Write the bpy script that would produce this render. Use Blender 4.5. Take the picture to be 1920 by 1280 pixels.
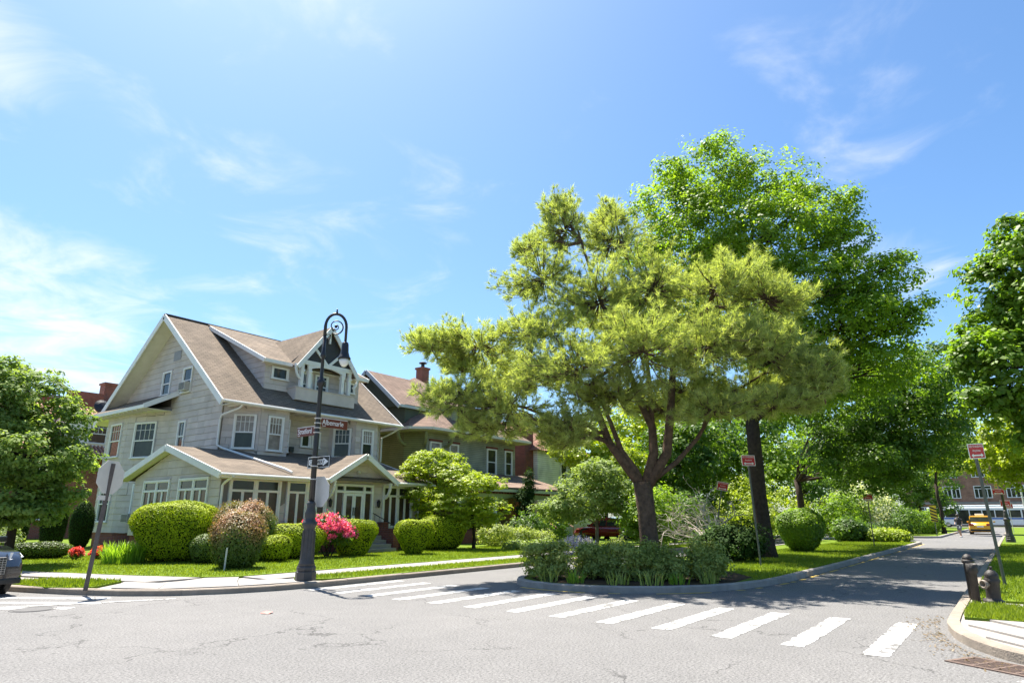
import bpy, math, random
import numpy as np
from mathutils import Matrix, Vector

for o in list(bpy.data.objects):
    bpy.data.objects.remove(o)
S = bpy.context.scene
COL = S.collection
R = math.radians
random.seed(7)

# ------------------------------------------------------------------ camera
# world axes: +X runs along the avenue (away), +Y across it towards the houses
cam_d = bpy.data.cameras.new('camera')
cam = bpy.data.objects.new('camera', cam_d)
COL.objects.link(cam)
cam_d.sensor_width = 36
cam_d.lens = 22.5
cam_d.clip_end = 3000
cam.location = (0, 0, 1.6)
cam.rotation_euler = (R(90) + math.atan(328 / 1200), 0, R(37.2 - 90))
S.camera = cam

# ------------------------------------------------------------------ light
SUN = Vector((0.15, 0.42, 1.0)).normalized()
sun_d = bpy.data.lights.new('sun', 'SUN')
sun = bpy.data.objects.new('sun', sun_d)
COL.objects.link(sun)
sun_d.energy = 5.0
sun_d.angle = R(0.53)
sun_d.color = (1.0, 0.945, 0.85)
sun.rotation_euler = SUN.to_track_quat('Z', 'Y').to_euler()
sun.location = (0, 20, 60)

S.view_settings.view_transform = 'Standard'
S.view_settings.look = 'None'
S.view_settings.gamma = 1
S.view_settings.use_curve_mapping = False
S.view_settings.exposure = 1.5

W = bpy.data.worlds.new('World')
S.world = W
W.use_nodes = True


def build_world():
    nt = W.node_tree
    N, L = nt.nodes, nt.links
    N.clear()
    out = N.new('ShaderNodeOutputWorld')
    bg = N.new('ShaderNodeBackground')
    bg.inputs['Strength'].default_value = 0.078
    sky = N.new('ShaderNodeTexSky')
    sky.sky_type = 'NISHITA'
    sky.sun_disc = False
    sky.sun_elevation = math.asin(SUN.z)
    sky.sun_rotation = math.atan2(SUN.x, SUN.y)
    sky.altitude = 20
    sky.air_density = 1.0
    sky.dust_density = 1.1
    sky.ozone_density = 3.0
    hs = N.new('ShaderNodeHueSaturation')
    hs.inputs['Saturation'].default_value = 1.12
    tint = N.new('ShaderNodeMix'); tint.data_type = 'RGBA'; tint.blend_type = 'MULTIPLY'; tint.inputs['Factor'].default_value = 1
    tint.inputs['B'].default_value = (.88, .965, 1.0, 1)
    L.new(sky.outputs[0], tint.inputs['A'])
    L.new(tint.outputs['Result'], hs.inputs['Color'])
    tc = N.new('ShaderNodeTexCoord')
    nrm = N.new('ShaderNodeVectorMath'); nrm.operation = 'NORMALIZE'
    L.new(tc.outputs['Generated'], nrm.inputs[0])
    # cloud field on a plane far above
    sep = N.new('ShaderNodeSeparateXYZ'); L.new(nrm.outputs[0], sep.inputs[0])
    zz = N.new('ShaderNodeMath'); zz.operation = 'ADD'; zz.inputs[1].default_value = 0.12
    L.new(sep.outputs[2], zz.inputs[0])
    dv = N.new('ShaderNodeVectorMath'); dv.operation = 'DIVIDE'
    cz = N.new('ShaderNodeCombineXYZ')
    for i in range(3): L.new(zz.outputs[0], cz.inputs[i])
    L.new(nrm.outputs[0], dv.inputs[0]); L.new(cz.outputs[0], dv.inputs[1])
    no = N.new('ShaderNodeTexNoise'); no.inputs['Scale'].default_value = 3.2
    no.inputs['Detail'].default_value = 9; no.inputs['Roughness'].default_value = 0.58
    no.inputs['Distortion'].default_value = 0.5
    L.new(dv.outputs[0], no.inputs['Vector'])
    n2 = N.new('ShaderNodeTexNoise'); n2.inputs['Scale'].default_value = 1.1
    n2.inputs['Detail'].default_value = 3
    L.new(dv.outputs[0], n2.inputs['Vector'])
    # banks of thin cloud: direction, size (cos of its edge, cos of its core), weight
    banks = [(-0.05, 0.86, 0.49, 0.96, 0.996, 0.75), (0.20, 0.96, 0.17, 0.955, 0.998, 0.85), (0.50, 0.77, 0.40, 0.965, 0.995, 0.3),
             (0.62, 0.65, 0.42, 0.992, 0.9992, 0.5), (0.86, 0.10, 0.50, 0.992, 0.9995, 0.3), (0.93, 0.07, 0.30, 0.995, 0.9997, 0.5),
             (0.36, 0.66, 0.66, 0.98, 0.997, 0.4), (0.75, 0.12, 0.64, 0.99, 0.9994, 0.3)]
    acc = None
    for (x, y, z, e0, e1, w) in banks:
        v = Vector((x, y, z)).normalized()
        d = N.new('ShaderNodeVectorMath'); d.operation = 'DOT_PRODUCT'
        L.new(nrm.outputs[0], d.inputs[0]); d.inputs[1].default_value = v
        m = N.new('ShaderNodeMapRange'); m.interpolation_type = 'SMOOTHSTEP'
        m.inputs['From Min'].default_value = e0; m.inputs['From Max'].default_value = e1
        m.inputs['To Max'].default_value = w
        L.new(d.outputs['Value'], m.inputs['Value'])
        if acc is None:
            acc = m
        else:
            a = N.new('ShaderNodeMath'); a.operation = 'MAXIMUM'
            L.new(acc.outputs[0], a.inputs[0]); L.new(m.outputs[0], a.inputs[1]); acc = a
    add = N.new('ShaderNodeMath'); add.operation = 'MULTIPLY_ADD'
    L.new(acc.outputs[0], add.inputs[0]); add.inputs[1].default_value = 0.34
    L.new(no.outputs['Fac'], add.inputs[2])
    add2 = N.new('ShaderNodeMath'); add2.operation = 'MULTIPLY_ADD'
    L.new(n2.outputs['Fac'], add2.inputs[0]); add2.inputs[1].default_value = 0.25
    L.new(add.outputs[0], add2.inputs[2])
    mr = N.new('ShaderNodeMapRange'); mr.interpolation_type = 'SMOOTHSTEP'
    mr.inputs['From Min'].default_value = 0.70; mr.inputs['From Max'].default_value = 1.20
    mr.inputs['To Max'].default_value = 0.92
    L.new(add2.outputs[0], mr.inputs['Value'])
    mix = N.new('ShaderNodeMix'); mix.data_type = 'RGBA'
    L.new(mr.outputs[0], mix.inputs['Factor'])
    L.new(hs.outputs[0], mix.inputs['A'])
    mix.inputs['B'].default_value = (5.6, 5.65, 5.7, 1)
    L.new(mix.outputs['Result'], bg.inputs['Color'])
    L.new(bg.outputs[0], out.inputs[0])


build_world()

# ------------------------------------------------------------------ helpers
WM = {}


def link(o, parent=None, local=False):
    COL.objects.link(o)
    if parent is not None:
        o.parent = parent
        if local:
            WM[o.name] = WM[parent.name] @ o.matrix_basis
        else:
            o.matrix_parent_inverse = WM[parent.name].inverted()
            WM[o.name] = o.matrix_basis.copy()
    else:
        WM[o.name] = o.matrix_basis.copy()
    return o


def tag(o, label=None, cat=None, group=None, kind=None):
    if label: o['label'] = label
    if cat: o['category'] = cat
    if group: o['group'] = group
    if kind: o['kind'] = kind
    return o


def thing(name, label, cat, loc=(0, 0, 0), rz=0, group=None, rot=None):
    o = bpy.data.objects.new(name, None)
    o.empty_display_size = 0.2
    m = Matrix.Translation(Vector(loc)) @ (rot.to_4x4() if rot else Matrix.Rotation(rz, 4, 'Z'))
    o.matrix_basis = m
    link(o)
    return tag(o, label, cat, group)


def npmesh(name, V, F, mat, parent=None, var=None, local=False, smooth=False):
    me = bpy.data.meshes.new(name)
    V = np.ascontiguousarray(V, dtype=np.float32); F = np.ascontiguousarray(F, dtype=np.int32)
    n, k = F.shape
    me.vertices.add(len(V)); me.vertices.foreach_set('co', V.ravel())
    me.loops.add(n * k); me.loops.foreach_set('vertex_index', F.ravel())
    me.polygons.add(n)
    me.polygons.foreach_set('loop_start', np.arange(0, n * k, k, dtype=np.int32))
    if var is not None:
        a = me.attributes.new('var', 'FLOAT', 'FACE')
        a.data.foreach_set('value', np.asarray(var, dtype=np.float32))
    me.update(calc_edges=True)
    if smooth:
        me.polygons.foreach_set('use_smooth', np.ones(n, dtype=bool))
    me.materials.append(mat)
    o = bpy.data.objects.new(name, me)
    return link(o, parent, local)


class MB:
    def __init__(s):
        s.v = []; s.f = []

    def add(s, vs, fs):
        b = len(s.v)
        s.v += [tuple(p) for p in vs]
        s.f += [tuple(i + b for i in f) for f in fs]
        return s

    def box(s, x0, x1, y0, y1, z0, z1):
        return s.add([(x0, y0, z0), (x1, y0, z0), (x1, y1, z0), (x0, y1, z0), (x0, y0, z1), (x1, y0, z1), (x1, y1, z1), (x0, y1, z1)],
                     [(0, 3, 2, 1), (4, 5, 6, 7), (0, 1, 5, 4), (1, 2, 6, 5), (2, 3, 7, 6), (3, 0, 4, 7)])

    def fbox(s, fr, a0, a1, b0, b1, c0, c1):
        # box in a wall frame fr(a, b, c)
        return s.add([fr(a0, b0, c0), fr(a1, b0, c0), fr(a1, b0, c1), fr(a0, b0, c1), fr(a0, b1, c0), fr(a1, b1, c0), fr(a1, b1, c1), fr(a0, b1, c1)],
                     [(0, 3, 2, 1), (4, 5, 6, 7), (0, 1, 5, 4), (1, 2, 6, 5), (2, 3, 7, 6), (3, 0, 4, 7)])

    def prism(s, poly, z0, z1):
        n = len(poly)
        zs0 = z0 if hasattr(z0, '__len__') else [z0] * n
        zs1 = z1 if hasattr(z1, '__len__') else [z1] * n
        vs = [(p[0], p[1], zs0[i]) for i, p in enumerate(poly)] + [(p[0], p[1], zs1[i]) for i, p in enumerate(poly)]
        fs = [tuple(range(n))[::-1], tuple(range(n, 2 * n))] + [(i, (i + 1) % n, n + (i + 1) % n, n + i) for i in range(n)]
        return s.add(vs, fs)

    def ext(s, poly, vec):
        n = len(poly); vec = Vector(vec)
        vs = [Vector(p) for p in poly]; vs = vs + [p + vec for p in vs]
        return s.add(vs, [tuple(range(n)), tuple(range(n, 2 * n))[::-1]] + [(i, n + i, n + (i + 1) % n, (i + 1) % n) for i in range(n)])

    def beam(s, p, q, w, h):
        p = Vector(p); q = Vector(q); d = (q - p).normalized()
        side = d.cross(Vector((0, 0, 1)))
        side = side.normalized() if side.length > 1e-3 else Vector((1, 0, 0))
        up = side.cross(d).normalized()
        vs = []
        for c in (p, q):
            for a, b in ((-1, -1), (1, -1), (1, 1), (-1, 1)):
                vs.append(c + side * a * w / 2 + up * b * h / 2)
        return s.add(vs, [(0, 1, 2, 3), (7, 6, 5, 4), (0, 4, 5, 1), (1, 5, 6, 2), (2, 6, 7, 3), (3, 7, 4, 0)])

    def tube(s, pts, rad, n=8, cap=True):
        pts = [Vector(p) for p in pts]
        rad = rad if hasattr(rad, '__len__') else [rad] * len(pts)
        rings = []; prev = None
        for i, p in enumerate(pts):
            d = (pts[min(i + 1, len(pts) - 1)] - pts[max(i - 1, 0)]).normalized()
            if prev is None:
                a = d.cross(Vector((0.31, 0.17, 0.93)))
                if a.length < 1e-2: a = d.cross(Vector((1, 0, 0)))
                a.normalize()
            else:
                a = (prev - d * prev.dot(d)).normalized()
            prev = a; b = d.cross(a)
            rings.append([p + (a * math.cos(2 * math.pi * k / n) + b * math.sin(2 * math.pi * k / n)) * rad[i] for k in range(n)])
        vs = [v for r in rings for v in r]; fs = []
        for i in range(len(pts) - 1):
            for k in range(n):
                k2 = (k + 1) % n
                fs.append((i * n + k, i * n + k2, (i + 1) * n + k2, (i + 1) * n + k))
        if cap:
            fs.append(tuple(range(n))[::-1]); fs.append(tuple(range((len(pts) - 1) * n, len(pts) * n)))
        return s.add(vs, fs)

    def lathe(s, prof, n=16, c=(0, 0, 0), m=None):
        vs = []
        for r, z in prof:
            for k in range(n):
                a = 2 * math.pi * k / n
                v = Vector((r * math.cos(a), r * math.sin(a), z))
                if m: v = m @ v
                vs.append(v + Vector(c))
        fs = []
        for i in range(len(prof) - 1):
            for k in range(n):
                k2 = (k + 1) % n
                fs.append((i * n + k, i * n + k2, (i + 1) * n + k2, (i + 1) * n + k))
        fs.append(tuple(range(n))[::-1]); fs.append(tuple(range((len(prof) - 1) * n, len(prof) * n)))
        return s.add(vs, fs)

    def build(s, name, mat, parent=None, local=False, smooth=False, bevel=0):
        me = bpy.data.meshes.new(name)
        me.from_pydata(s.v, [], s.f)
        me.materials.append(mat)
        me.update()
        if smooth:
            for p in me.polygons: p.use_smooth = len(p.vertices) <= 4
        o = bpy.data.objects.new(name, me)
        if bevel:
            b = o.modifiers.new('bevel', 'BEVEL'); b.width = bevel; b.segments = 2; b.limit_method = 'ANGLE'
        return link(o, parent, local)


# ------------------------------------------------------------------ materials
MATS = {}


def mat(name, c1, c2=None, scale=3.0, rough=0.8, bump=0.0, bscale=40.0, metal=0.0, spec=0.5, var=0.0, detail=5, coat=0.0):
    """two-tone noise material; var > 0 adds a tone per piece (face attribute and object)"""
    if name in MATS: return MATS[name]
    m = bpy.data.materials.new(name); m.use_nodes = True
    nt = m.node_tree; N, L = nt.nodes, nt.links
    b = N['Principled BSDF']
    b.inputs['Roughness'].default_value = rough
    b.inputs['Metallic'].default_value = metal
    b.inputs['Specular IOR Level'].default_value = spec
    if coat: b.inputs['Coat Weight'].default_value = coat
    geo = N.new('ShaderNodeNewGeometry')
    if c2 is None: c2 = tuple(x * 0.85 for x in c1)
    no = N.new('ShaderNodeTexNoise'); no.inputs['Scale'].default_value = scale
    no.inputs['Detail'].default_value = detail; no.inputs['Roughness'].default_value = 0.6
    L.new(geo.outputs['Position'], no.inputs['Vector'])
    mr = N.new('ShaderNodeMapRange'); mr.inputs['From Min'].default_value = 0.3; mr.inputs['From Max'].default_value = 0.7
    L.new(no.outputs['Fac'], mr.inputs['Value'])
    mx = N.new('ShaderNodeMix'); mx.data_type = 'RGBA'
    mx.inputs['A'].default_value = (*c1, 1); mx.inputs['B'].default_value = (*c2, 1)
    L.new(mr.outputs[0], mx.inputs['Factor'])
    col = mx.outputs['Result']
    if var:
        at = N.new('ShaderNodeAttribute'); at.attribute_name = 'var'
        oi = N.new('ShaderNodeObjectInfo')
        sm = N.new('ShaderNodeMath'); sm.operation = 'ADD'
        L.new(at.outputs['Fac'], sm.inputs[0]); L.new(oi.outputs['Random'], sm.inputs[1])
        fr = N.new('ShaderNodeMath'); fr.operation = 'FRACT'; L.new(sm.outputs[0], fr.inputs[0])
        r2 = N.new('ShaderNodeMapRange'); r2.inputs['To Min'].default_value = 1 - var; r2.inputs['To Max'].default_value = 1 + var
        L.new(fr.outputs[0], r2.inputs['Value'])
        hv = N.new('ShaderNodeHueSaturation'); L.new(r2.outputs[0], hv.inputs['Value']); L.new(col, hv.inputs['Color'])
        col = hv.outputs[0]
    L.new(col, b.inputs['Base Color'])
    if bump:
        n2 = N.new('ShaderNodeTexNoise'); n2.inputs['Scale'].default_value = bscale; n2.inputs['Detail'].default_value = 4
        L.new(geo.outputs['Position'], n2.inputs['Vector'])
        bp = N.new('ShaderNodeBump'); bp.inputs['Strength'].default_value = bump; bp.inputs['Distance'].default_value = 0.02
        L.new(n2.outputs['Fac'], bp.inputs['Height']); L.new(bp.outputs[0], b.inputs['Normal'])
    MATS[name] = m
    return m


def leafmat(name, dark, light, trans=0.4, rough=0.5, spec=0.4):
    if name in MATS: return MATS[name]
    m = bpy.data.materials.new(name); m.use_nodes = True
    nt = m.node_tree; N, L = nt.nodes, nt.links
    b = N['Principled BSDF']; out = N['Material Output']
    b.inputs['Roughness'].default_value = rough; b.inputs['Specular IOR Level'].default_value = spec
    at = N.new('ShaderNodeAttribute'); at.attribute_name = 'var'
    mx = N.new('ShaderNodeMix'); mx.data_type = 'RGBA'
    mx.inputs['A'].default_value = (*dark, 1); mx.inputs['B'].default_value = (*light, 1)
    L.new(at.outputs['Fac'], mx.inputs['Factor'])
    L.new(mx.outputs['Result'], b.inputs['Base Color'])
    tr = N.new('ShaderNodeBsdfTranslucent')
    g = N.new('ShaderNodeMix'); g.data_type = 'RGBA'; g.blend_type = 'MULTIPLY'; g.inputs['Factor'].default_value = 1
    L.new(mx.outputs['Result'], g.inputs['A']); g.inputs['B'].default_value = (1.7, 1.75, 0.6, 1)
    L.new(g.outputs['Result'], tr.inputs['Color'])
    ms = N.new('ShaderNodeMixShader'); ms.inputs[0].default_value = trans
    L.new(b.outputs[0], ms.inputs[1]); L.new(tr.outputs[0], ms.inputs[2]); L.new(ms.outputs[0], out.inputs['Surface'])
    MATS[name] = m
    return m


def brickmat(name, c1, c2, mortar, bw=0.22, bh=0.075, axis='x', ms=0.012, rough=0.85):
    """brick or tile courses by texture, for walls and roofs too far to tell the pieces apart"""
    if name in MATS: return MATS[name]
    m = bpy.data.materials.new(name); m.use_nodes = True
    nt = m.node_tree; N, L = nt.nodes, nt.links
    b = N['Principled BSDF']; b.inputs['Roughness'].default_value = rough
    b.inputs['Specular IOR Level'].default_value = 0.25
    geo = N.new('ShaderNodeNewGeometry')
    sp = N.new('ShaderNodeSeparateXYZ'); L.new(geo.outputs['Position'], sp.inputs[0])
    cb = N.new('ShaderNodeCombineXYZ')
    if axis == 'xy':
        ad = N.new('ShaderNodeMath'); ad.operation = 'ADD'
        L.new(sp.outputs[0], ad.inputs[0]); L.new(sp.outputs[1], ad.inputs[1]); L.new(ad.outputs[0], cb.inputs[0])
        L.new(sp.outputs[2], cb.inputs[1])
    else:
        L.new(sp.outputs[0 if axis == 'x' else 1], cb.inputs[0]); L.new(sp.outputs[2], cb.inputs[1])
    br = N.new('ShaderNodeTexBrick'); br.inputs['Scale'].default_value = 1
    br.inputs['Brick Width'].default_value = bw; br.inputs['Row Height'].default_value = bh
    br.inputs['Mortar Size'].default_value = ms; br.inputs['Mortar Smooth'].default_value = 0.3
    br.inputs['Color1'].default_value = (*c1, 1); br.inputs['Color2'].default_value = (*c2, 1)
    br.inputs['Mortar'].default_value = (*mortar, 1)
    L.new(cb.outputs[0], br.inputs['Vector'])
    no = N.new('ShaderNodeTexNoise'); no.inputs['Scale'].default_value = 1.1; no.inputs['Detail'].default_value = 6
    L.new(geo.outputs['Position'], no.inputs['Vector'])
    r2 = N.new('ShaderNodeMapRange'); r2.inputs['From Min'].default_value = .3; r2.inputs['From Max'].default_value = .7
    r2.inputs['To Min'].default_value = .78; r2.inputs['To Max'].default_value = 1.2
    L.new(no.outputs['Fac'], r2.inputs['Value'])
    hv = N.new('ShaderNodeHueSaturation'); L.new(r2.outputs[0], hv.inputs['Value']); L.new(br.outputs['Color'], hv.inputs['Color'])
    L.new(hv.outputs[0], b.inputs['Base Color'])
    bp = N.new('ShaderNodeBump'); bp.inputs['Strength'].default_value = 0.6; bp.inputs['Distance'].default_value = 0.015
    bp.invert = True
    L.new(br.outputs['Fac'], bp.inputs['Height']); L.new(bp.outputs[0], b.inputs['Normal'])
    MATS[name] = m
    return m


def asphaltmat():
    m = bpy.data.materials.new('asphalt'); m.use_nodes = True
    nt = m.node_tree; N, L = nt.nodes, nt.links
    b = N['Principled BSDF']; b.inputs['Roughness'].default_value = 0.9; b.inputs['Specular IOR Level'].default_value = 0.25
    geo = N.new('ShaderNodeNewGeometry')

    def noise(s, d=4, r=.6):
        n = N.new('ShaderNodeTexNoise'); n.inputs['Scale'].default_value = s; n.inputs['Detail'].default_value = d
        n.inputs['Roughness'].default_value = r; L.new(geo.outputs['Position'], n.inputs['Vector']); return n
    big = noise(0.22, 6, .55); mid = noise(2.2, 5); fine = noise(34, 2, .9)
    r1 = N.new('ShaderNodeValToRGB'); L.new(big.outputs['Fac'], r1.inputs[0])
    r1.color_ramp.elements[0].position = .32; r1.color_ramp.elements[0].color = (.140, .136, .133, 1)
    r1.color_ramp.elements[1].position = .7; r1.color_ramp.elements[1].color = (.166, .160, .155, 1)
    m1 = N.new('ShaderNodeMapRange'); m1.inputs['From Min'].default_value = .25; m1.inputs['From Max'].default_value = .75
    m1.inputs['To Min'].default_value = .93; m1.inputs['To Max'].default_value = 1.07; L.new(mid.outputs['Fac'], m1.inputs['Value'])
    m2 = N.new('ShaderNodeMapRange'); m2.inputs['From Min'].default_value = .3; m2.inputs['From Max'].default_value = .7
    m2.inputs['To Min'].default_value = .42; m2.inputs['To Max'].default_value = 1.58; L.new(fine.outputs['Fac'], m2.inputs['Value'])
    mu = N.new('ShaderNodeMath'); mu.operation = 'MULTIPLY'; L.new(m1.outputs[0], mu.inputs[0]); L.new(m2.outputs[0], mu.inputs[1])
    # cracks: the borders of warped voronoi cells, only in some patches
    wv = noise(1.3, 4); sc = N.new('ShaderNodeVectorMath'); sc.operation = 'SCALE'; sc.inputs['Scale'].default_value = 1.2
    L.new(wv.outputs['Color'], sc.inputs[0])
    ad = N.new('ShaderNodeVectorMath'); ad.operation = 'ADD'; L.new(geo.outputs['Position'], ad.inputs[0]); L.new(sc.outputs[0], ad.inputs[1])
    vo = N.new('ShaderNodeTexVoronoi'); vo.feature = 'DISTANCE_TO_EDGE'; vo.inputs['Scale'].default_value = .42
    L.new(ad.outputs[0], vo.inputs['Vector'])
    cr = N.new('ShaderNodeMapRange'); cr.inputs['From Min'].default_value = .0; cr.inputs['From Max'].default_value = .0095
    cr.inputs['To Min'].default_value = .42; cr.inputs['To Max'].default_value = 1; L.new(vo.outputs['Distance'], cr.inputs['Value'])
    pa = noise(.55, 3); pr = N.new('ShaderNodeMapRange'); pr.inputs['From Min'].default_value = .47; pr.inputs['From Max'].default_value = .56
    L.new(pa.outputs['Fac'], pr.inputs['Value'])
    mm = N.new('ShaderNodeMix'); mm.inputs['A'].default_value = 1.0; L.new(cr.outputs[0], mm.inputs['B']); L.new(pr.outputs[0], mm.inputs['Factor'])
    mu2 = N.new('ShaderNodeMath'); mu2.operation = 'MULTIPLY'; L.new(mu.outputs[0], mu2.inputs[0]); L.new(mm.outputs[0], mu2.inputs[1])
    hv = N.new('ShaderNodeHueSaturation'); L.new(mu2.outputs[0], hv.inputs['Value']); L.new(r1.outputs[0], hv.inputs['Color'])
    L.new(hv.outputs[0], b.inputs['Base Color'])
    bp = N.new('ShaderNodeBump'); bp.inputs['Strength'].default_value = .5; bp.inputs['Distance'].default_value = .01
    L.new(fine.outputs['Fac'], bp.inputs['Height']); L.new(bp.outputs[0], b.inputs['Normal'])
    return m


def paintmat():
    m = mat('road_paint', (.52, .515, .50), (.42, .41, .395), 6, .7, .3, 60)
    nt = m.node_tree; N, L = nt.nodes, nt.links
    b = N['Principled BSDF']; geo = N.new('ShaderNodeNewGeometry')
    no = N.new('ShaderNodeTexNoise'); no.inputs['Scale'].default_value = 3.1; no.inputs['Detail'].default_value = 8; no.inputs['Roughness'].default_value = .72
    L.new(geo.outputs['Position'], no.inputs['Vector'])
    vo = N.new('ShaderNodeTexVoronoi'); vo.feature = 'DISTANCE_TO_EDGE'; vo.inputs['Scale'].default_value = 3.2
    L.new(geo.outputs['Position'], vo.inputs['Vector'])
    v2 = N.new('ShaderNodeMapRange'); v2.inputs['From Max'].default_value = .05; v2.inputs['To Min'].default_value = .16; v2.inputs['To Max'].default_value = 0
    L.new(vo.outputs['Distance'], v2.inputs['Value'])
    ad = N.new('ShaderNodeMath'); L.new(no.outputs['Fac'], ad.inputs[0]); L.new(v2.outputs[0], ad.inputs[1])
    mr = N.new('ShaderNodeMapRange'); mr.inputs['From Min'].default_value = .545; mr.inputs['From Max'].default_value = .59
    L.new(ad.outputs[0], mr.inputs['Value'])
    mx = N.new('ShaderNodeMix'); mx.data_type = 'RGBA'
    L.new(mr.outputs[0], mx.inputs['Factor'])
    L.new(b.inputs['Base Color'].links[0].from_socket, mx.inputs['A']); mx.inputs['B'].default_value = (.14, .134, .128, 1)
    L.new(mx.outputs['Result'], b.inputs['Base Color'])
    return m


def grassmat(name, c1, c2, c3):
    m = mat(name, c1, c2, 0.9, .9, .8, 30, spec=.2)
    return m


M_asph = asphaltmat()
M_paint = paintmat()
M_yellow = mat('yellow_paint', (.62, .42, .06), (.45, .36, .16), 5, .8)
M_conc = mat('sidewalk_concrete', (.32, .295, .268), (.25, .23, .21), 1.7, .9, .3, 70, var=.07)
M_kerb = mat('kerb_stone', (.34, .31, .28), (.24, .22, .20), 4, .9, .5, 50, var=.10)
M_kerbt = mat('kerb_tan', (.30, .25, .20), (.21, .175, .14), 4, .9, .5, 50, var=.10)
M_lawn = mat('lawn_soil', (.13, .19, .018), (.10, .155, .015), 1.3, .95, .9, 45, spec=.1)
M_soil = mat('bed_soil', (.09, .06, .04), (.05, .035, .022), 4, .95, .8, 25, spec=.1)
M_grass = leafmat('grass_blade', (.115, .17, .014), (.25, .305, .03), .35, .6, .25)
M_siding = mat('grey_siding', (.62, .545, .495), (.48, .42, .38), 1.1, .85, .25, 60, var=.10, detail=9)
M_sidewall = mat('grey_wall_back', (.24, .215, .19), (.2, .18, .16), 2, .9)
M_white = mat('white_trim', (.80, .79, .76), (.72, .70, .66), 2.5, .6, .05, 20)
M_soffit = mat('cream_soffit', (.70, .66, .58), (.62, .58, .5), 2.5, .75)
M_roof = brickmat('brown_roof_shingle', (.205, .158, .115), (.155, .12, .09), (.085, .066, .05), .33, .10, 'x', .012, .95)
M_roofs = brickmat('brown_roof_shingle_side', (.205, .158, .115), (.155, .12, .09), (.085, .066, .05), .33, .10, 'y', .012, .95)
M_proof = brickmat('porch_roof_shingle', (.205, .162, .122), (.155, .122, .094), (.085, .068, .052), .33, .045, 'x', .008, .95)
M_groof = brickmat('neighbour_roof_shingle', (.27, .185, .14), (.20, .137, .105), (.10, .07, .055), .3, .11, 'xy', .014, .95)
M_glass = mat('window_glass', (.016, .018, .018), (.05, .055, .04), 1.2, .05, spec=.35)
M_glassw = mat('porch_glass', (.13, .08, .055), (.04, .03, .024), .9, .06, spec=.3)  # brown of reflections and dark interior put into the glass colour
M_curtain = mat('pale_blind_glass', (.36, .31, .27), (.16, .13, .11), 2.5, .12, spec=.35)
M_black = mat('black_iron', (.012, .0125, .014), (.02, .02, .021), 8, .42, .15, 30, spec=.5)
M_iron = mat('lamp_base_iron', (.035, .034, .035), (.055, .052, .051), 7, .5, .25, 25, spec=.45)
M_dkgable = mat('charcoal_gable', (.035, .037, .042), (.05, .05, .055), 4, .8)
M_brickred = brickmat('red_brick', (.30, .095, .06), (.22, .07, .048), (.24, .17, .14), .24, .085, 'xy', .012)
M_brickfar = brickmat('far_brown_brick', (.33, .17, .11), (.26, .13, .09), (.28, .2, .16), .5, .2, 'xy', .02)
M_stairbrick = brickmat('porch_brick', (.25, .07, .05), (.18, .05, .04), (.2, .14, .12), .22, .075, 'xy', .01)
M_tile = brickmat('clay_roof_tile', (.44, .22, .15), (.34, .15, .10), (.14, .07, .05), .28, .16, 'x', .05)
M_green = brickmat('olive_clapboard', (.22, .22, .09), (.2, .2, .08), (.09, .09, .04), 4, .12, 'xy', .012)
M_greeng = brickmat('grey_green_clapboard', (.32, .325, .25), (.29, .295, .225), (.14, .142, .11), 4, .12, 'xy', .012)
M_whites = brickmat('white_clapboard', (.76, .77, .74), (.72, .73, .7), (.4, .41, .39), 5, .16, 'xy', .014)
M_bark = mat('pine_bark', (.155, .105, .075), (.065, .046, .034), 7, .95, 1.0, 22, spec=.1)
M_barkd = mat('oak_bark', (.075, .055, .042), (.035, .027, .022), 8, .95, 1.0, 25, spec=.1)
M_barkg = mat('grey_bark', (.30, .26, .21), (.18, .155, .13), 6, .9, .6, 25, spec=.1)
M_alu = mat('aluminium_back', (.62, .59, .54), (.52, .49, .45), 3, .6)
M_galv = mat('dark_sign_post', (.065, .075, .065), (.10, .105, .095), 6, .55, .2, 30)
M_rustp = mat('brown_sign_post', (.13, .105, .09), (.085, .07, .06), 6, .7, .2, 30)
M_red = mat('sign_red', (.55, .010, .012), (.48, .010, .012), 3, .4)
M_brown = mat('sign_brown', (.15, .032, .018), (.13, .028, .016), 3, .45)
M_wht = mat('sign_white', (.82, .82, .80), (.78, .78, .76), 3, .4)
M_blk = mat('sign_black', (.015, .015, .015), (.02, .02, .02), 3, .45)
M_rubber = mat('tyre_rubber', (.02, .02, .02), (.03, .03, .03), 8, .8)
M_chrome = mat('bright_metal', (.55, .56, .58), (.5, .5, .52), 3, .22, metal=.9)
M_rail = mat('rusty_rail', (.36, .13, .075), (.28, .10, .06), 4, .6)

# ------------------------------------------------------------------ ground, roads, kerbs, pavements


def structure(o, label=None):
    o['kind'] = 'structure'
    return o


KZ = 0.12
structure(MB().add([(-1200, -1200, -.03), (1500, -1200, -.03), (1500, 1200, -.03), (-1200, 1200, -.03)], [(0, 1, 2, 3)]).build('ground', mat('far_ground', (.045, .065, .025), (.06, .075, .03), .05, .95)))
road = structure(MB().add([(-60, -50, 0), (132, -50, 0), (132, 120, 0), (-60, 120, 0)], [(0, 1, 2, 3)]).build('road', M_asph))


def arc(cx, cy, r, a0, a1, n):
    return [(cx + r * math.cos(R(a0 + (a1 - a0) * i / n)), cy + r * math.sin(R(a0 + (a1 - a0) * i / n))) for i in range(n + 1)]


def offset(path, d):
    """open polyline moved to its left by d"""
    out = []
    n = len(path)
    for i in range(n):
        a = Vector(path[max(i - 1, 0)]); b = Vector(path[min(i + 1, n - 1)])
        t = (b - a).normalized()
        out.append((path[i][0] - t.y * d, path[i][1] + t.x * d))
    return out


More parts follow.
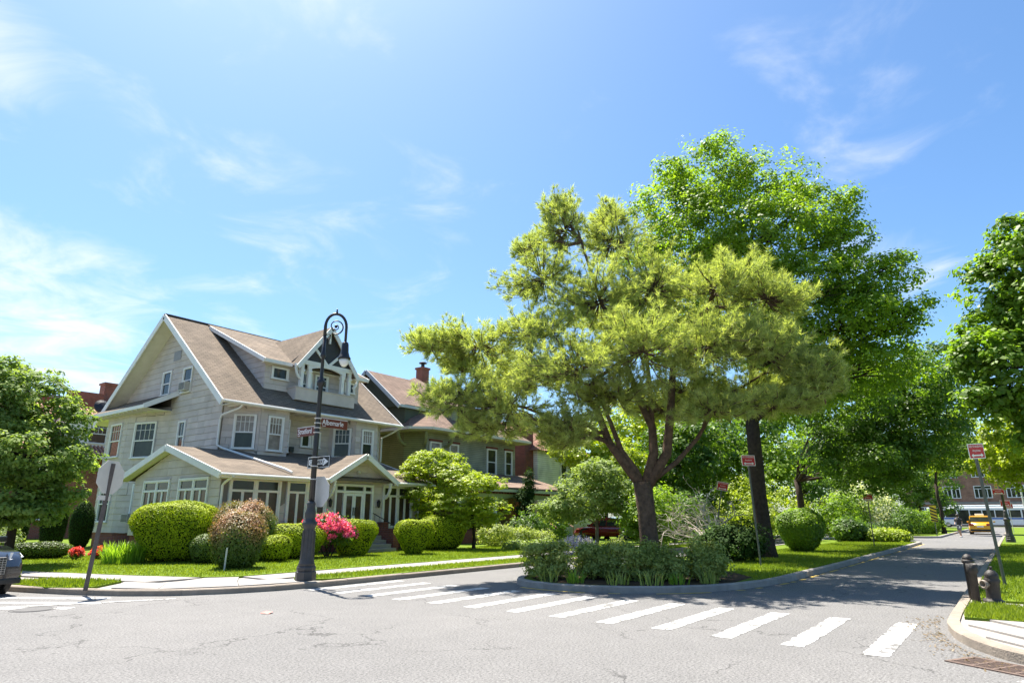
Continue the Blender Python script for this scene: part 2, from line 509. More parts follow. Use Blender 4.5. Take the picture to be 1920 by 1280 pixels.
def resample(path, step):
    P = [Vector(p) for p in path]; out = [P[0]]; acc = 0
    cur = P[0]; i = 1; need = step
    while i < len(P):
        seg = (P[i] - cur).length
        if seg >= need:
            cur = cur + (P[i] - cur) * (need / seg); out.append(cur.copy()); need = step
        else:
            need -= seg; cur = P[i]; i += 1
    if (out[-1] - P[-1]).length > step * .3: out.append(P[-1])
    return [(p.x, p.y) for p in out]


def kerb(name, path, width, height, step, m, near=60):
    """kerb stones along a line; the body lies to the left of the line"""
    base = None
    root = structure(bpy.data.objects.new(name, None)); link(root)
    pts = resample(path, step / 6)
    i = 0
    while i < len(pts) - 1:
        far = math.hypot(*pts[i]) > near
        k = 6 if not far else 60
        seg = pts[i:i + k + 1]
        if len(seg) < 2: break
        # leave a 6 mm joint
        a, b = Vector(seg[0]), Vector(seg[1]); seg[0] = tuple(a + (b - a).normalized() * .004)
        ins = offset(seg, width)
        dz = random.uniform(-.006, .006)
        mb = MB(); n = len(seg); ch = .02
        out2 = offset(seg, ch)
        vs = [(p[0], p[1], -.02) for p in seg] + [(p[0], p[1], height - ch + dz) for p in seg] + [(p[0], p[1], height + dz) for p in out2] + [(p[0], p[1], height + dz) for p in ins] + [(p[0], p[1], -.02) for p in ins]
        fs = []
        for r in range(4):
            for q in range(n - 1):
                fs.append((r * n + q, r * n + q + 1, (r + 1) * n + q + 1, (r + 1) * n + q))
        fs.append(tuple(r * n for r in range(5))[::-1]); fs.append(tuple(r * n + n - 1 for r in range(5)))
        mb.add(vs, fs).build('kerb_stone', m, root)
        i += k
    return root


def sheet(name, poly, z, m, parent=None):
    return MB().prism(poly, -.025, z).build(name, m, parent)


# house block: kerb line walks so the block lies on its left
SK = Vector((-.27, 1)).normalized()           # direction of the side street
kerbA = [(118, 13.3), (40, 13.3), (20, 13.25), (12, 13.3), (10.2, 13.3), (9.0, 13.42), (8.0, 13.75), (7.1, 14.3), (6.45, 15.1), (5.9, 16.2), (5.5, 17.4), (5.0, 19.2), (2.8, 27.3), (-2.6, 47.3), (-17, 100)]
kerbA = kerbA[::-1]                           # left of the walk = inside the block
kerb('kerb_house_block', kerbA, .17, .125, 1.9, M_kerbt, 45)
innerA = offset(kerbA, .17)
pave = structure(sheet('pavement', innerA + [(118, 100)], .085, M_conc))

# lawns of the house block
lawn_front = [(9.6, 16.05), (12.2, 16.1), (118, 15.9), (118, 60), (-4, 60), (6.95, 22.3), (7.85, 19.3), (8.7, 17.0), (9.05, 16.45)]
structure(sheet('lawn', lawn_front, KZ + .015, M_lawn))
verge_a = [(10.3, 14.7), (10.05, 14.3), (10.6, 13.75), (11.4, 13.5), (118, 13.5), (118, 14.75), (11.2, 14.85)]
structure(sheet('verge_lawn', verge_a, KZ + .012, M_lawn))
verge_b = [(5.65, 16.95), (5.9, 16.45), (6.3, 16.2), (7.25, 17.1), (7.0, 17.9), (6.45, 19.0), (5.35, 19.2)]
structure(sheet('verge_patch', verge_b, KZ + .012, M_lawn))
# pavement slabs
slab_mesh = {}


def slab(x0, x1, y0, y1, z=.125):
    o = MB().box(x0 + .006, x1 - .006, y0 + .006, y1 - .006, .05, z + random.uniform(-.004, .004)).build('slab', M_conc, pave)
    return o


x = 9.7
while x < 60:
    w = 1.5 if x < 30 else 6
    slab(x, x + w, 14.86 if x > 11 else 14.9, 16.03)
    x += w
# skewed slabs of the side-street pavement and the corner


def qslab(pts, z=.125):
    c = [sum(p[i] for p in pts) / len(pts) for i in (0, 1)]
    pts = [(c[0] + (p[0] - c[0]) * .992, c[1] + (p[1] - c[1]) * .992) for p in pts]
    return MB().prism(pts, .05, z + random.uniform(-.004, .004)).build('slab', M_conc, pave)


for k in range(8):
    y0, y1 = 16.5 + k * 1.5, 18.0 + k * 1.5
    f0 = lambda y: 8.85 - (y - 16.5) * .30
    f1 = lambda y: 7.35 - (y - 17.1) * .27
    qslab([(f1(y0), y0), (f0(y0), y0), (f0(y1), y1), (f1(y1), y1)])
for (a, b, c, d) in [((7.0, 14.75), (8.4, 14.0), (8.95, 15.0), (7.7, 15.85)), ((8.4, 14.0), (9.9, 13.6), (9.95, 14.75), (8.95, 15.0)),
                     ((6.5, 15.8), (7.0, 14.75), (7.7, 15.85), (7.25, 16.95)), ((7.7, 15.85), (8.95, 15.0), (9.55, 15.95), (8.9, 16.4))]:
    qslab([a, b, c, d])

# right-hand block
kerbB = [(118, 1.05), (16, 1.08), (13, 1.08), (12.0, 1.06), (11.2, .93), (10.5, .70), (9.95, .4), (9.55, .0), (9.25, -.6), (9.1, -1.4), (9.05, -3), (9.05, -40)]
kerb('kerb_right_block', kerbB, .16, .125, 1.6, M_kerbt, 45)
innerB = offset(kerbB, .16)
pave2 = structure(MB().prism(innerB + [(118, -40)], -.025, .10).build('pavement_right', M_conc))
for k in range(3):
    o = MB().prism([(9.75 + k * 1.0, .02 if k else -.25), (10.75 + k * 1.0, .55 if k == 0 else .78), (10.75 + k, -1.3), (9.75 + k, -1.3)], .05, .126 + .002 * k).build('slab', M_conc, pave2)
structure(sheet('verge_lawn_right', [(12.45, .86), (14.3, .88), (14.3, -1.3), (12.45, -1.3)], KZ + .02, M_lawn))
structure(sheet('lawn_right', [(15.2, .88), (118, .86), (118, -40), (15.2, -40)], KZ + .02, M_lawn))

# median with its kerb (walk keeps the island on the left)
medL = [(48, 10.5), (20, 10.55), (16.5, 10.6), (14.8, 10.55), (13.9, 10.35), (13.3, 9.95), (12.95, 9.35), (12.85, 8.6), (12.95, 7.7), (13.3, 6.9), (13.9, 6.2), (14.6, 5.65), (15.5, 5.25), (16.7, 4.98), (18.2, 4.86), (22, 4.8), (47.2, 4.75), (47.9, 5.1), (48.2, 6)]
kerb('kerb_median', medL, .17, .14, 1.5, M_kerb, 60)
inM = offset(medL, .17)
structure(sheet('median_lawn', inM, .11, M_lawn))
structure(sheet('planting_bed', [(13.3, 8.6), (13.4, 7.9), (13.8, 6.9), (14.5, 6.1), (15.8, 5.5), (17.5, 5.6), (18.8, 6.6), (19.0, 9.5), (17.5, 10.2), (15, 10.3), (14.1, 10.1), (13.5, 9.5)], .116, M_soil))
med2 = [(115, 10.4), (62, 10.4), (60.3, 9.6), (59.6, 7.6), (60.2, 5.6), (61.5, 4.9), (115, 4.8)]
kerb('kerb_far_median', med2, .17, .14, 1.5, M_kerb, 10)
structure(sheet('far_median_lawn', offset(med2, .17), .11, M_lawn))
# yellow edge line round the nose
yl = offset(resample(medL[4:17], .25), -.16); yl2 = offset(resample(medL[4:17], .25), -.06)
mb = MB()
for i in range(len(yl) - 1):
    if random.random() < .55:
        mb.add([(*yl[i], .004), (*yl[i + 1], .004), (*yl2[i + 1], .004), (*yl2[i], .004)], [(0, 1, 2, 3)])
mb.build('yellow_edge_line', M_yellow, road)
# crosswalk over the avenue: bars parallel to it
for i in range(13):
    yc = 1.60 + i * .945
    if yc > 13: break
    j = random.uniform(-.02, .02)
    x0, x1 = 9.3 + .045 * min(i, 5) + j, 12.3 + j
    rag = lambda a: a + random.choice((0, 0, 0, 1)) * random.uniform(-.03, .008) + random.uniform(-.006, .006)
    nn_ = 26; low = []; upp = []
    for q in range(nn_ + 1):
        xx = x0 + (x1 - x0) * q / nn_ + (random.uniform(-.03, .03) if q in (0, nn_) else 0)
        low.append((xx, yc - rag(.15), .004)); upp.append((xx + (random.uniform(-.03, .03) if q in (0, nn_) else 0), yc + rag(.15), .004))
    MB().add(low + upp, [(q, q + 1, nn_ + 2 + q, nn_ + 1 + q) for q in range(nn_)]).build('crosswalk_bar', M_paint, road)
# crosswalk and edge line over the side street
for p, q, w in [((4.5, 17.3), (6.1, 14.9), .28), ((4.2, 16.3), (5.75, 14.2), .28), ((3.9, 15.3), (5.1, 13.9), .28), ((1.0, 16.6), (6.9, 13.75), .12), ((3.0, 16.2), (4.2, 14.6), .28), ((2.0, 16.7), (3.2, 15.1), .28)]:
    a = Vector((*p, 0)); b = Vector((*q, 0)); s = (b - a).normalized().cross(Vector((0, 0, 1))) * w / 2; z = Vector((0, 0, .004 if w > .2 else .008))
    MB().add([a + s + z, b + s + z, b - s + z, a - s + z], [(0, 1, 2, 3)]).build('crosswalk_bar' if w > .2 else 'edge_line', M_paint, road)
MB().add([(8.6, -.9, .004), (9.0, -.9, .004), (9.05, .05, .004), (8.75, .25, .004), (7.6, .7, .004), (7.45, .45, .004)], [(0, 1, 2, 3, 4, 5)]).build('crosswalk_bar', M_paint, road)

# ------------------------------------------------------------------ grey corner house


class Wall:
    """vertical wall face: o = lower left corner seen from outside, d = direction to the right"""

    def __init__(s, root, o, d, length, height, m=None):
        s.root = root; s.o = Vector(o); s.d = Vector((d[0], d[1], 0)).normalized()
        s.n = Vector((s.d.y, -s.d.x, 0)); s.len = length; s.h = height; s.open = []

    def fr(s, a, b, c):
        return s.o + s.d * a + Vector((0, 0, b)) + s.n * c


def wall_between(root, p, q, z0, z1):
    d = Vector((q[0] - p[0], q[1] - p[1], 0))
    return Wall(root, (p[0], p[1], z0), d, d.length, z1 - z0)


def window(w, a, z, ww, hh, style='dh', bars=3, glass=None, trim=None, cas=.09, lower=None):
    """a window on wall w: a = left edge, z = world height of its lower edge; the casing is the part, panes and bars its pieces"""
    b = z - w.o.z
    tm = trim or M_white
    w.open.append((a - .02, a + ww + .02, b - .06, b + hh + .02))
    F = w.fr
    m = MB()
    m.fbox(F, a, a + cas, b, b + hh, 0, .085).fbox(F, a + ww - cas, a + ww, b, b + hh, 0, .085)
    m.fbox(F, a + cas, a + ww - cas, b + hh - cas, b + hh, 0, .083)
    m.fbox(F, a - .03, a + ww + .03, b - .05, b, 0, .13)
    i0, i1, j0, j1 = a + cas, a + ww - cas, b, b + hh - cas
    g = glass or M_glass
    panes = []; bars_mb = []
    if style == 'dh':
        mid = b + (hh - cas) * .5
        m.fbox(F, i0, i1, mid - .03, mid + .03, 0, .062)
        m.fbox(F, i0, i0 + .035, j0, mid - .03, 0, .045).fbox(F, i1 - .035, i1, j0, mid - .03, 0, .045)
        m.fbox(F, i0, i0 + .035, mid + .03, j1, 0, .058).fbox(F, i1 - .035, i1, mid + .03, j1, 0, .058)
        m.fbox(F, i0 + .035, i1 - .035, j0, j0 + .05, 0, .044)
        panes = [(i0 + .035, i1 - .035, mid + .03, j1, .03, g), (i0 + .035, i1 - .035, j0 + .05, mid - .03, .015, lower or g)]
        for k in range(1, bars + 1):
            x = i0 + .035 + (i1 - i0 - .07) * k / (bars + 1)
            bars_mb.append((x - .011, x + .011, mid + .03, j1, .04))
        if bars and ww > .8:
            bars_mb.append((i0 + .035, i1 - .035, (mid + j1) / 2 + .1, (mid + j1) / 2 + .12, .038))
    elif style == 'one':
        m.fbox(F, i0, i1, j0, j0 + .05, 0, .06).fbox(F, i0, i0 + .04, j0 + .05, j1, 0, .058).fbox(F, i1 - .04, i1, j0 + .05, j1, 0, .058)
        panes = [(i0 + .04, i1 - .04, j0 + .05, j1, .03, g)]
    elif style == 'porch':
        # a row of transom lights over tall casements, bars = number of bays
        tz = b + hh * .745
        m.fbox(F, i0, i1, tz - .045, tz + .045, 0, .075)
        m.fbox(F, i0, i1, j0, j0 + .07, 0, .06)
        n = bars
        for k in range(1, n):
            x = i0 + (i1 - i0) * k / n
            m.fbox(F, x - .05, x + .05, j0 + .07, j1, 0, .07)
        for k in range(n):
            x0 = i0 + (i1 - i0) * k / n + (.05 if k else 0); x1 = i0 + (i1 - i0) * (k + 1) / n - (.05 if k < n - 1 else 0)
            panes.append((x0 + .05, x1 - .05, tz + .06, j1 - .03, .02, M_glass))
            m.fbox(F, x0, x0 + .05, tz + .045, j1, 0, .05).fbox(F, x1 - .05, x1, tz + .045, j1, 0, .05)
            m.fbox(F, x0 + .05, x1 - .05, j1 - .03, j1, 0, .05)
            xm = (x0 + x1) / 2
            for (p0, p1) in ((x0, xm), (xm, x1)):
                m.fbox(F, p0, p0 + .055, j0 + .07, tz - .045, 0, .055).fbox(F, p1 - .055, p1, j0 + .07, tz - .045, 0, .055)
                panes.append((p0 + .055, p1 - .055, j0 + .07, tz - .045, .02, g))
    part = m.build('window', tm, w.root)
    for (x0, x1, y0, y1, c, gm) in panes:
        MB().fbox(F, x0, x1, y0, y1, .002, c).build('pane', gm, part)
    for (x0, x1, y0, y1, c) in bars_mb:
        MB().fbox(F, x0, x1, y0, y1, c - .012, c + .008).build('muntin', tm, part)
    return part


def cut(rects, o):
    out = []
    for (a0, a1, b0, b1) in rects:
        if o[1] <= a0 or o[0] >= a1 or o[3] <= b0 or o[2] >= b1:
            out.append((a0, a1, b0, b1)); continue
        if o[0] > a0: out.append((a0, o[0], b0, b1))
        if o[1] < a1: out.append((o[1], a1, b0, b1))
        x0, x1 = max(a0, o[0]), min(a1, o[1])
        if o[2] > b0: out.append((x0, x1, b0, o[2]))
        if o[3] < b1: out.append((x0, x1, o[3], b1))
    return out


def clip_half(poly, a, b, c):
    """keep a*x + b*y <= c"""
    out = []
    for i in range(len(poly)):
        p, q = poly[i], poly[(i + 1) % len(poly)]
        fp, fq = a * p[0] + b * p[1] - c, a * q[0] + b * q[1] - c
        if fp <= 0: out.append(p)
        if fp * fq < 0:
            t = fp / (fp - fq); out.append((p[0] + (q[0] - p[0]) * t, p[1] + (q[1] - p[1]) * t))
    return out


TILES = []          # (apparent size, wall, polygon)


def clad(w, halves=(), course=.305, width=.61, skip=()):
    rows = int(math.ceil(w.h / course))
    for r in range(rows):
        b0, b1 = r * course, min((r + 1) * course, w.h)
        x = -random.uniform(.05, width)
        while x < w.len:
            x1 = x + width * random.choice((1, 1, 1, 1.02, .98))
            rects = [(max(x, 0), min(x1, w.len), b0, b1)]
            for o in list(w.open) + list(skip): rects = cut(rects, o)
            for q in rects:
                if q[1] - q[0] < .03 or q[3] - q[2] < .03: continue
                poly = [(q[0], q[2]), (q[1], q[2]), (q[1], q[3]), (q[0], q[3])]
                for h in halves: poly = clip_half(poly, *h)
                if len(poly) >= 3:
                    c = w.fr(poly[0][0], poly[0][1], 0); v = c - Vector((0, 0, 1.6))
                    face = -w.n.dot(v.normalized())
                    ar = (q[1] - q[0]) * (q[3] - q[2]) * max(face, 0) / v.length_squared
                    TILES.append((ar, w, poly))
            x = x1


def lay_tiles(root, name, m, limit=300):
    global TILES
    TILES.sort(key=lambda t: -t[0])
    unit = bpy.data.meshes.new(name)
    # unit tile: lower edge proud, upper edge tucked in
    unit.from_pydata([(0, 0, 0), (1, 0, 0), (1, 1, 0), (0, 1, 0), (0, 0, 1), (1, 0, 1), (1, 1, .35), (0, 1, .35)], [],
                     [(4, 5, 6, 7), (0, 1, 5, 4), (1, 2, 6, 5), (2, 3, 7, 6), (3, 0, 4, 7)])
    unit.materials.append(m)
    n = 0; V = []; Fq = []; var = []
    rest = MB(); rv = []
    for (ar, w, poly) in TILES:
        g = .0015
        if n < limit and len(poly) == 4 and poly[0][1] == poly[1][1] and poly[2][1] == poly[3][1] and poly[0][0] == poly[3][0] and poly[1][0] == poly[2][0]:
            o = bpy.data.objects.new(name, unit)
            a0, a1, b0, b1 = poly[0][0] + g, poly[1][0] - g, poly[0][1], poly[2][1] - .009
            p = w.fr(a0, b0, .002)
            M = Matrix.Identity(4)
            for i in range(3):
                M[i][0] = w.d[i] * (a1 - a0); M[i][1] = (0, 0, 1)[i] * (b1 - b0); M[i][2] = w.n[i] * (.034 + random.uniform(-.006, .006)); M[i][3] = p[i]
            o.matrix_basis = M
            link(o, root); n += 1
        else:
            bmin = min(p[1] for p in poly); bmax = max(p[1] for p in poly)
            c = (sum(p[0] for p in poly) / len(poly), 0)
            top = [w.fr(p[0] + (g if p[0] < c[0] else -g), p[1] - (.009 if p[1] == bmax else 0), .034 - .02 * (p[1] - bmin) / max(bmax - bmin, .05)) for p in poly]
            low = [w.fr(p[0], p[1], .002) for p in poly]
            k = len(poly)
            rest.add(top + low, [tuple(range(k))] + [(i, k + i, k + (i + 1) % k, (i + 1) % k) for i in range(k)])
            rv += [random.random()] * 1 + [0] * 0
    if rest.v:
        o = rest.build(name, m, root); o['kind'] = 'stuff'
    TILES = []


def gutter(mb, p, q):
    mb.beam(p, q, .13, .12)


house = thing('grey_house', 'large grey shingled corner house with brown gable roof, dormer and glazed porch', 'house', (20, 28, KZ))
H = house
zs = .82      # sill level of the ground-floor walls
# bodies
mw = MB()
bx0, bx1, by0, by1, ez = 15.35, 24.95, 28.5, 39.2, 6.95
ridge_y, ridge_z, pitch = 33.86, 11.83, (11.83 - 6.65) / (33.86 - 27.1)
gz = lambda y: 6.65 + pitch * (min(y, 2 * ridge_y - y) - 27.1) - .14
mw.ext([(bx0, by0, zs), (bx0, by1, zs), (bx0, by1, gz(by1)), (bx0, ridge_y, gz(ridge_y)), (bx0, by0, gz(by0))], (bx1 - bx0, 0, 0))
mw.build('wall', M_sidewall, H)
bayL = [(15.42, 28.5), (16.6, 27.32), (18.1, 27.32), (18.9, 28.5)]
bayR = [(21.4, 28.5), (22.2, 27.32), (23.7, 27.32), (24.88, 28.5)]
for b in (bayL, bayR):
    MB().prism(b[:1] + b[1:3] + b[3:] + [(b[3][0], 28.6), (b[0][0], 28.6)], 4.2, 6.72).build('bay_wall', M_sidewall, H)
sbay = [(15.35, 33.5), (14.5, 36.2), (14.5, 38.65), (15.35, 39.1)]
MB().prism([(15.5, 33.5)] + sbay + [(15.5, 39.1)], zs, 7.05).build('bay_wall', M_sidewall, H)
MB().box(13.1, 15.36, 23.8, 31.0, zs, 3.25).ext([(13.1, 23.8, 3.2), (13.1, 31.0, 3.2), (13.1, 27.7, 4.32)], (2.3, 0, 0)).build('porch_wall', M_sidewall, H)
MB().box(15.35, 23.45, 23.8, 28.5, zs, 3.28).ext([(17.9, 23.8, 3.25), (21.3, 23.8, 3.25), (19.6, 23.8, 4.22)], (0, 3, 0)).build('porch_wall', M_sidewall, H)
# brick foundation
MB().box(15.38, 24.92, 28.45, 39.15, 0, zs).box(13.15, 23.4, 23.86, 28.4, 0, zs).box(13.15, 15.4, 28.3, 30.95, 0, zs).prism([(15.5, 33.6), (14.56, 36.2), (14.56, 38.6), (15.5, 39.0)], 0, zs).build('foundation', M_stairbrick, H)

# wall faces
Ww = Wall(H, (bx0, by1, zs), (0, -1), by1 - by0, 11.6 - zs)
ay = lambda y: by1 - y
w = window(Ww, ay(34.85), 7.72, .95, 1.25, 'dh', 0); window(Ww, ay(32.65), 7.62, .95, 1.28, 'dh', 0)
window(Ww, ay(32.45), 4.72, .75, 1.45, 'dh', 1)
hs = []
for sgn in (-1, 1):
    # rake lines in wall coordinates (a, b)
    A = ay(ridge_y); B = gz(ridge_y) - zs
    # b <= B - pitch*|a-A|
    hs.append((sgn * pitch, 1, B + sgn * pitch * A))
clad(Ww, hs, skip=[(ay(38.9), ay(33.6), 0, 7.6 - zs), (ay(31.0), ay(28.5), 0, 3.3 - zs)])
for p, q in zip(sbay[1:], sbay[:-1]):
    wl = wall_between(H, p, q, zs, 7.0)
    if p == (14.5, 38.65):
        window(wl, .55, 4.62, 1.35, 1.75, 'dh', 3); window(wl, .45, 1.35, 1.35, 1.85, 'dh', 3)
    elif p == (14.5, 36.2):
        window(wl, .55, 4.5, 1.5, 1.8, 'dh', 3); window(wl, 1.05, 1.6, .95, 1.6, 'dh', 1)
    clad(wl)
# porch faces
Wp = Wall(H, (13.1, 31.0, zs), (0, -1), 7.2, 4.4 - zs)
py = lambda y: 31.0 - y
window(Wp, py(30.05), 1.32, 2.35, 1.78, 'porch', 2, M_glassw); window(Wp, py(26.95), 1.32, 2.35, 1.78, 'porch', 2, M_glassw)
sl = (4.32 - 3.2) / (27.7 - 23.8)
clad(Wp, [(sl, 1, 4.32 - zs + sl * py(27.7)), (-sl * 3.9 / 3.3, 1, 4.32 - zs - sl * 3.9 / 3.3 * py(27.7))])
Wf = Wall(H, (13.1, 23.8, zs), (1, 0), 10.35, 4.25 - zs)
fx = lambda x: x - 13.1
window(Wf, fx(13.42), 1.12, 2.25, 1.95, 'porch', 2, M_glassw)
window(Wf, fx(15.95), 1.12, 2.0, 1.95, 'porch', 2, M_glassw)
window(Wf, fx(21.15), 1.12, 1.95, 1.92, 'porch', 2, M_glassw)
# entrance: frame with transom and side lights, two glazed leaves
F = Wf.fr
dx0, dx1, dz0, dz1 = fx(18.35), fx(20.55), .8 - zs, 3.02 - zs
Wf.open.append((dx0 - .02, dx1 + .02, dz0, dz1 + .02))
m = MB().fbox(F, dx0, dx0 + .1, dz0, dz1, 0, .1).fbox(F, dx1 - .1, dx1, dz0, dz1, 0, .1).fbox(F, dx0 + .1, dx1 - .1, dz1 - .1, dz1, 0, .098)
m.fbox(F, dx0 + .1, dx1 - .1, 2.63 - zs, 2.73 - zs, 0, .09)
for xx in (fx(18.83), fx(19.97)): m.fbox(F, xx, xx + .1, dz0, dz1 - .1, 0, .092)
ent = m.build('door_frame', M_white, H)
for (x0, x1, z0, z1) in [(dx0 + .14, fx(18.80), .95 - zs, 2.6 - zs), (fx(20.1), dx1 - .14, .95 - zs, 2.6 - zs), (dx0 + .14, fx(18.80), 2.76 - zs, dz1 - .13), (fx(18.96), fx(19.94), 2.76 - zs, dz1 - .13), (fx(20.1), dx1 - .14, 2.76 - zs, dz1 - .13)]:
    MB().fbox(F, x0, x1, z0, z1, .002, .03).build('pane', M_glassw if z0 < 1 else M_glass, ent)
for x0, hx in ((fx(18.935), fx(19.40)), (fx(19.455), fx(19.50))):
    x1 = x0 + .51
    m = MB().fbox(F, x0, x0 + .09, dz0, 2.62 - zs, 0, .06).fbox(F, x1 - .09, x1, dz0, 2.62 - zs, 0, .06).fbox(F, x0 + .09, x1 - .09, dz0, dz0 + .22, 0, .06).fbox(F, x0 + .09, x1 - .09, 2.5 - zs, 2.62 - zs, 0, .06)
    leaf = m.build('door', M_white, H)
    MB().fbox(F, x0 + .09, x1 - .09, dz0 + .22, 2.5 - zs, .002, .03).build('pane', M_glassw, leaf)
    MB().fbox(F, hx, hx + .035, 1.65 - zs, 2.0 - zs, .06, .1).build('handle', M_black, leaf)
gsl = (4.22 - 3.25) / 1.7
clad(Wf, [(gsl, 1, 4.22 - zs + gsl * fx(19.6)), (-gsl, 1, 4.22 - zs - gsl * fx(19.6))], skip=[(0, fx(17.8), 3.3 - zs, 5), (fx(21.4), 11, 3.3 - zs, 5)])
# second storey bays and recess
for pts, n0 in ((bayL, 0), (bayR, 1)):
    for k in range(3):
        wl = wall_between(H, pts[k], pts[k + 1], 4.2, 6.7)
        L = wl.len
        if n0 == 0:
            if k == 0: window(wl, L * .30, 4.62, 1.02, 1.58, 'dh', 3, M_curtain, lower=M_glass)
            if k == 1: window(wl, L * .25, 4.58, .85, 1.62, 'dh', 3, M_curtain)
            if k == 2: window(wl, L * .2, 4.62, .85, 1.55, 'dh', 2)
        else:
            if k == 0: window(wl, L * .16, 4.62, 1.0, 1.52, 'dh', 3)
            if k == 1: window(wl, L * .26, 4.72, .82, 1.42, 'dh', 3, M_curtain, lower=M_glass)
        clad(wl)
wr = wall_between(H, (18.9, 28.5), (21.4, 28.5), 4.2, 6.75)
window(wr, .72, 5.05, .62, .82, 'one'); window(wr, 1.38, 5.05, .55, .82, 'one')
clad(wr)
wm = wall_between(H, (15.42, 28.5), (15.5, 28.42), 4.2, 6.75)

# main roof: two slopes with real thickness
x0, x1 = 14.5, 25.2
yb = 2 * ridge_y - 27.1
t = .12
MB().ext([(x0, 27.1, 6.65), (x1, 27.1, 6.65), (x1, ridge_y, ridge_z), (x0, ridge_y, ridge_z)], (0, 0, -t)).build('roof_front', M_roof, H)
MB().ext([(x1, yb, 6.65), (x0, yb, 6.65), (x0, ridge_y + .005, ridge_z), (x1, ridge_y + .005, ridge_z)], (0, 0, -t)).build('roof_back', M_roof, H)
MB().beam((x0 - .02, ridge_y, ridge_z + .0), (x1, ridge_y, ridge_z + .0), .22, .05).build('ridge_cap', M_roof, H)
for xx in (x0 - .02, x1 + .02):
    for (ya, yc) in ((27.05, ridge_y), (yb + .05, ridge_y)):
        MB().beam((xx, ya, 6.65 - pitch * .05 - .13), (xx, yc, ridge_z - .13), .05, .30).build('rake_board', M_white, H)
m = MB()
m.ext([(x0, 27.2, 6.72 - t - .03), (x0, ridge_y, ridge_z - t - .03), (bx0, ridge_y, ridge_z - t - .03), (bx0, 27.2, 6.72 - t - .03)], (0, 0, -.03))
m.ext([(x0, yb - .1, 6.72 - t - .03), (bx0, yb - .1, 6.72 - t - .03), (bx0, ridge_y, ridge_z - t - .03), (x0, ridge_y, ridge_z - t - .03)], (0, 0, -.03))
m.build('rake_soffit', M_soffit, H)
MB().box(15.3, x1, 27.16, 28.6, 6.58, 6.62).build('soffit', M_soffit, H)
MB().box(x0, x1, 27.08, 27.15, 6.48, 6.64).build('fascia', M_white, H)
m = MB()
k = 15.5
while k < 25.1:
    MB().box(k, k + .07, 27.2, 28.4, 6.50, 6.578).build('rafter_tail', M_soffit, H); k += .62
MB().tube([(x0 + .05, 27.0, 6.56), (x1 + .1, 27.0, 6.54)], .065, 8).build('gutter', M_white, H)
# pent roof over the side bay
MB().ext([(13.95, 33.35, 6.95), (15.34, 32.9, 7.75), (15.34, 39.9, 7.75), (13.95, 40.3, 6.95)], (0, 0, -.09)).build('pent_roof', M_roofs, H)
m = MB().beam((13.93, 33.3, 6.86), (13.93, 40.4, 6.86), .05, .17).beam((13.93, 33.33, 6.87), (15.34, 32.87, 7.66), .06, .24)
m.build('pent_roof_trim', M_white, H)
MB().box(14.0, 15.34, 33.4, 40.2, 6.77, 6.80).build('pent_soffit', M_soffit, H)
m = MB()
k = 33.7
while k < 40.2:
    MB().box(13.98, 14.5, k, k + .06, 6.70, 6.768).build('rafter_tail', M_soffit, H); k += .5

# shed dormer with its gabled balcony
dx0, dx1, dyf = 17.3, 23.15, 28.5
ze, zb = 9.12, 7.6
dsl = (ridge_z - .12 - ze) / (ridge_y - 28.2)
m = MB()
dz = lambda y: ze + dsl * (y - 28.2) - .1
m.ext([(dx0, dyf, 7.3), (dx0, dyf, dz(dyf)), (dx0, 33.6, dz(33.6)), (dx0, 33.6, 11.2)], (dx1 - dx0, 0, 0))
m.build('dormer_wall', M_sidewall, H)
wd = wall_between(H, (dx0, dyf), (dx1, dyf), 7.4, 9.05)
window(wd, .32, 8.28, .98, .60, 'one'); window(wd, 4.85, 8.22, .72, .58, 'one')
window(wd, 2.0, 7.75, .72, 1.13, 'dh', 2); window(wd, 2.9, 7.72, .85, 1.16, 'dh', 2)
clad(wd, course=.29)
wc = Wall(H, (dx0, 33.6, 7.4), (0, -1), 5.1, 4)
clad(wc, [(dsl, 1, dz(dyf) - 7.4 + dsl * 5.1), (-pitch, -1, -(6.65 + pitch * (33.6 - 27.1) - 7.4 - .05))], course=.29)
lay_tiles(H, 'siding_tile', M_siding, 300)
MB().ext([(17.0, 28.15, ze), (23.5, 28.15, ze), (23.5, ridge_y, ridge_z + .03), (16.75, ridge_y, ridge_z + .03)], (0, 0, -.09)).build('dormer_roof', M_roof, H)
for a_, b_, w_, h_ in (((16.98, 28.13, ze - .08), (18.75, 28.13, ze - .08), .06, .17), ((22.0, 28.13, ze - .08), (23.52, 28.13, ze - .08), .06, .17),
                      ((16.98, 28.1, ze - .1), (16.74, ridge_y - .4, ridge_z - .28), .07, .2), ((23.52, 28.1, ze - .1), (23.52, ridge_y - .4, ridge_z - .28), .07, .2)):
    MB().beam(a_, b_, w_, h_).build('dormer_fascia', M_white, H)
MB().box(17.05, 23.45, 28.2, 28.55, ze - .17, ze - .13).build('dormer_soffit', M_soffit, H)
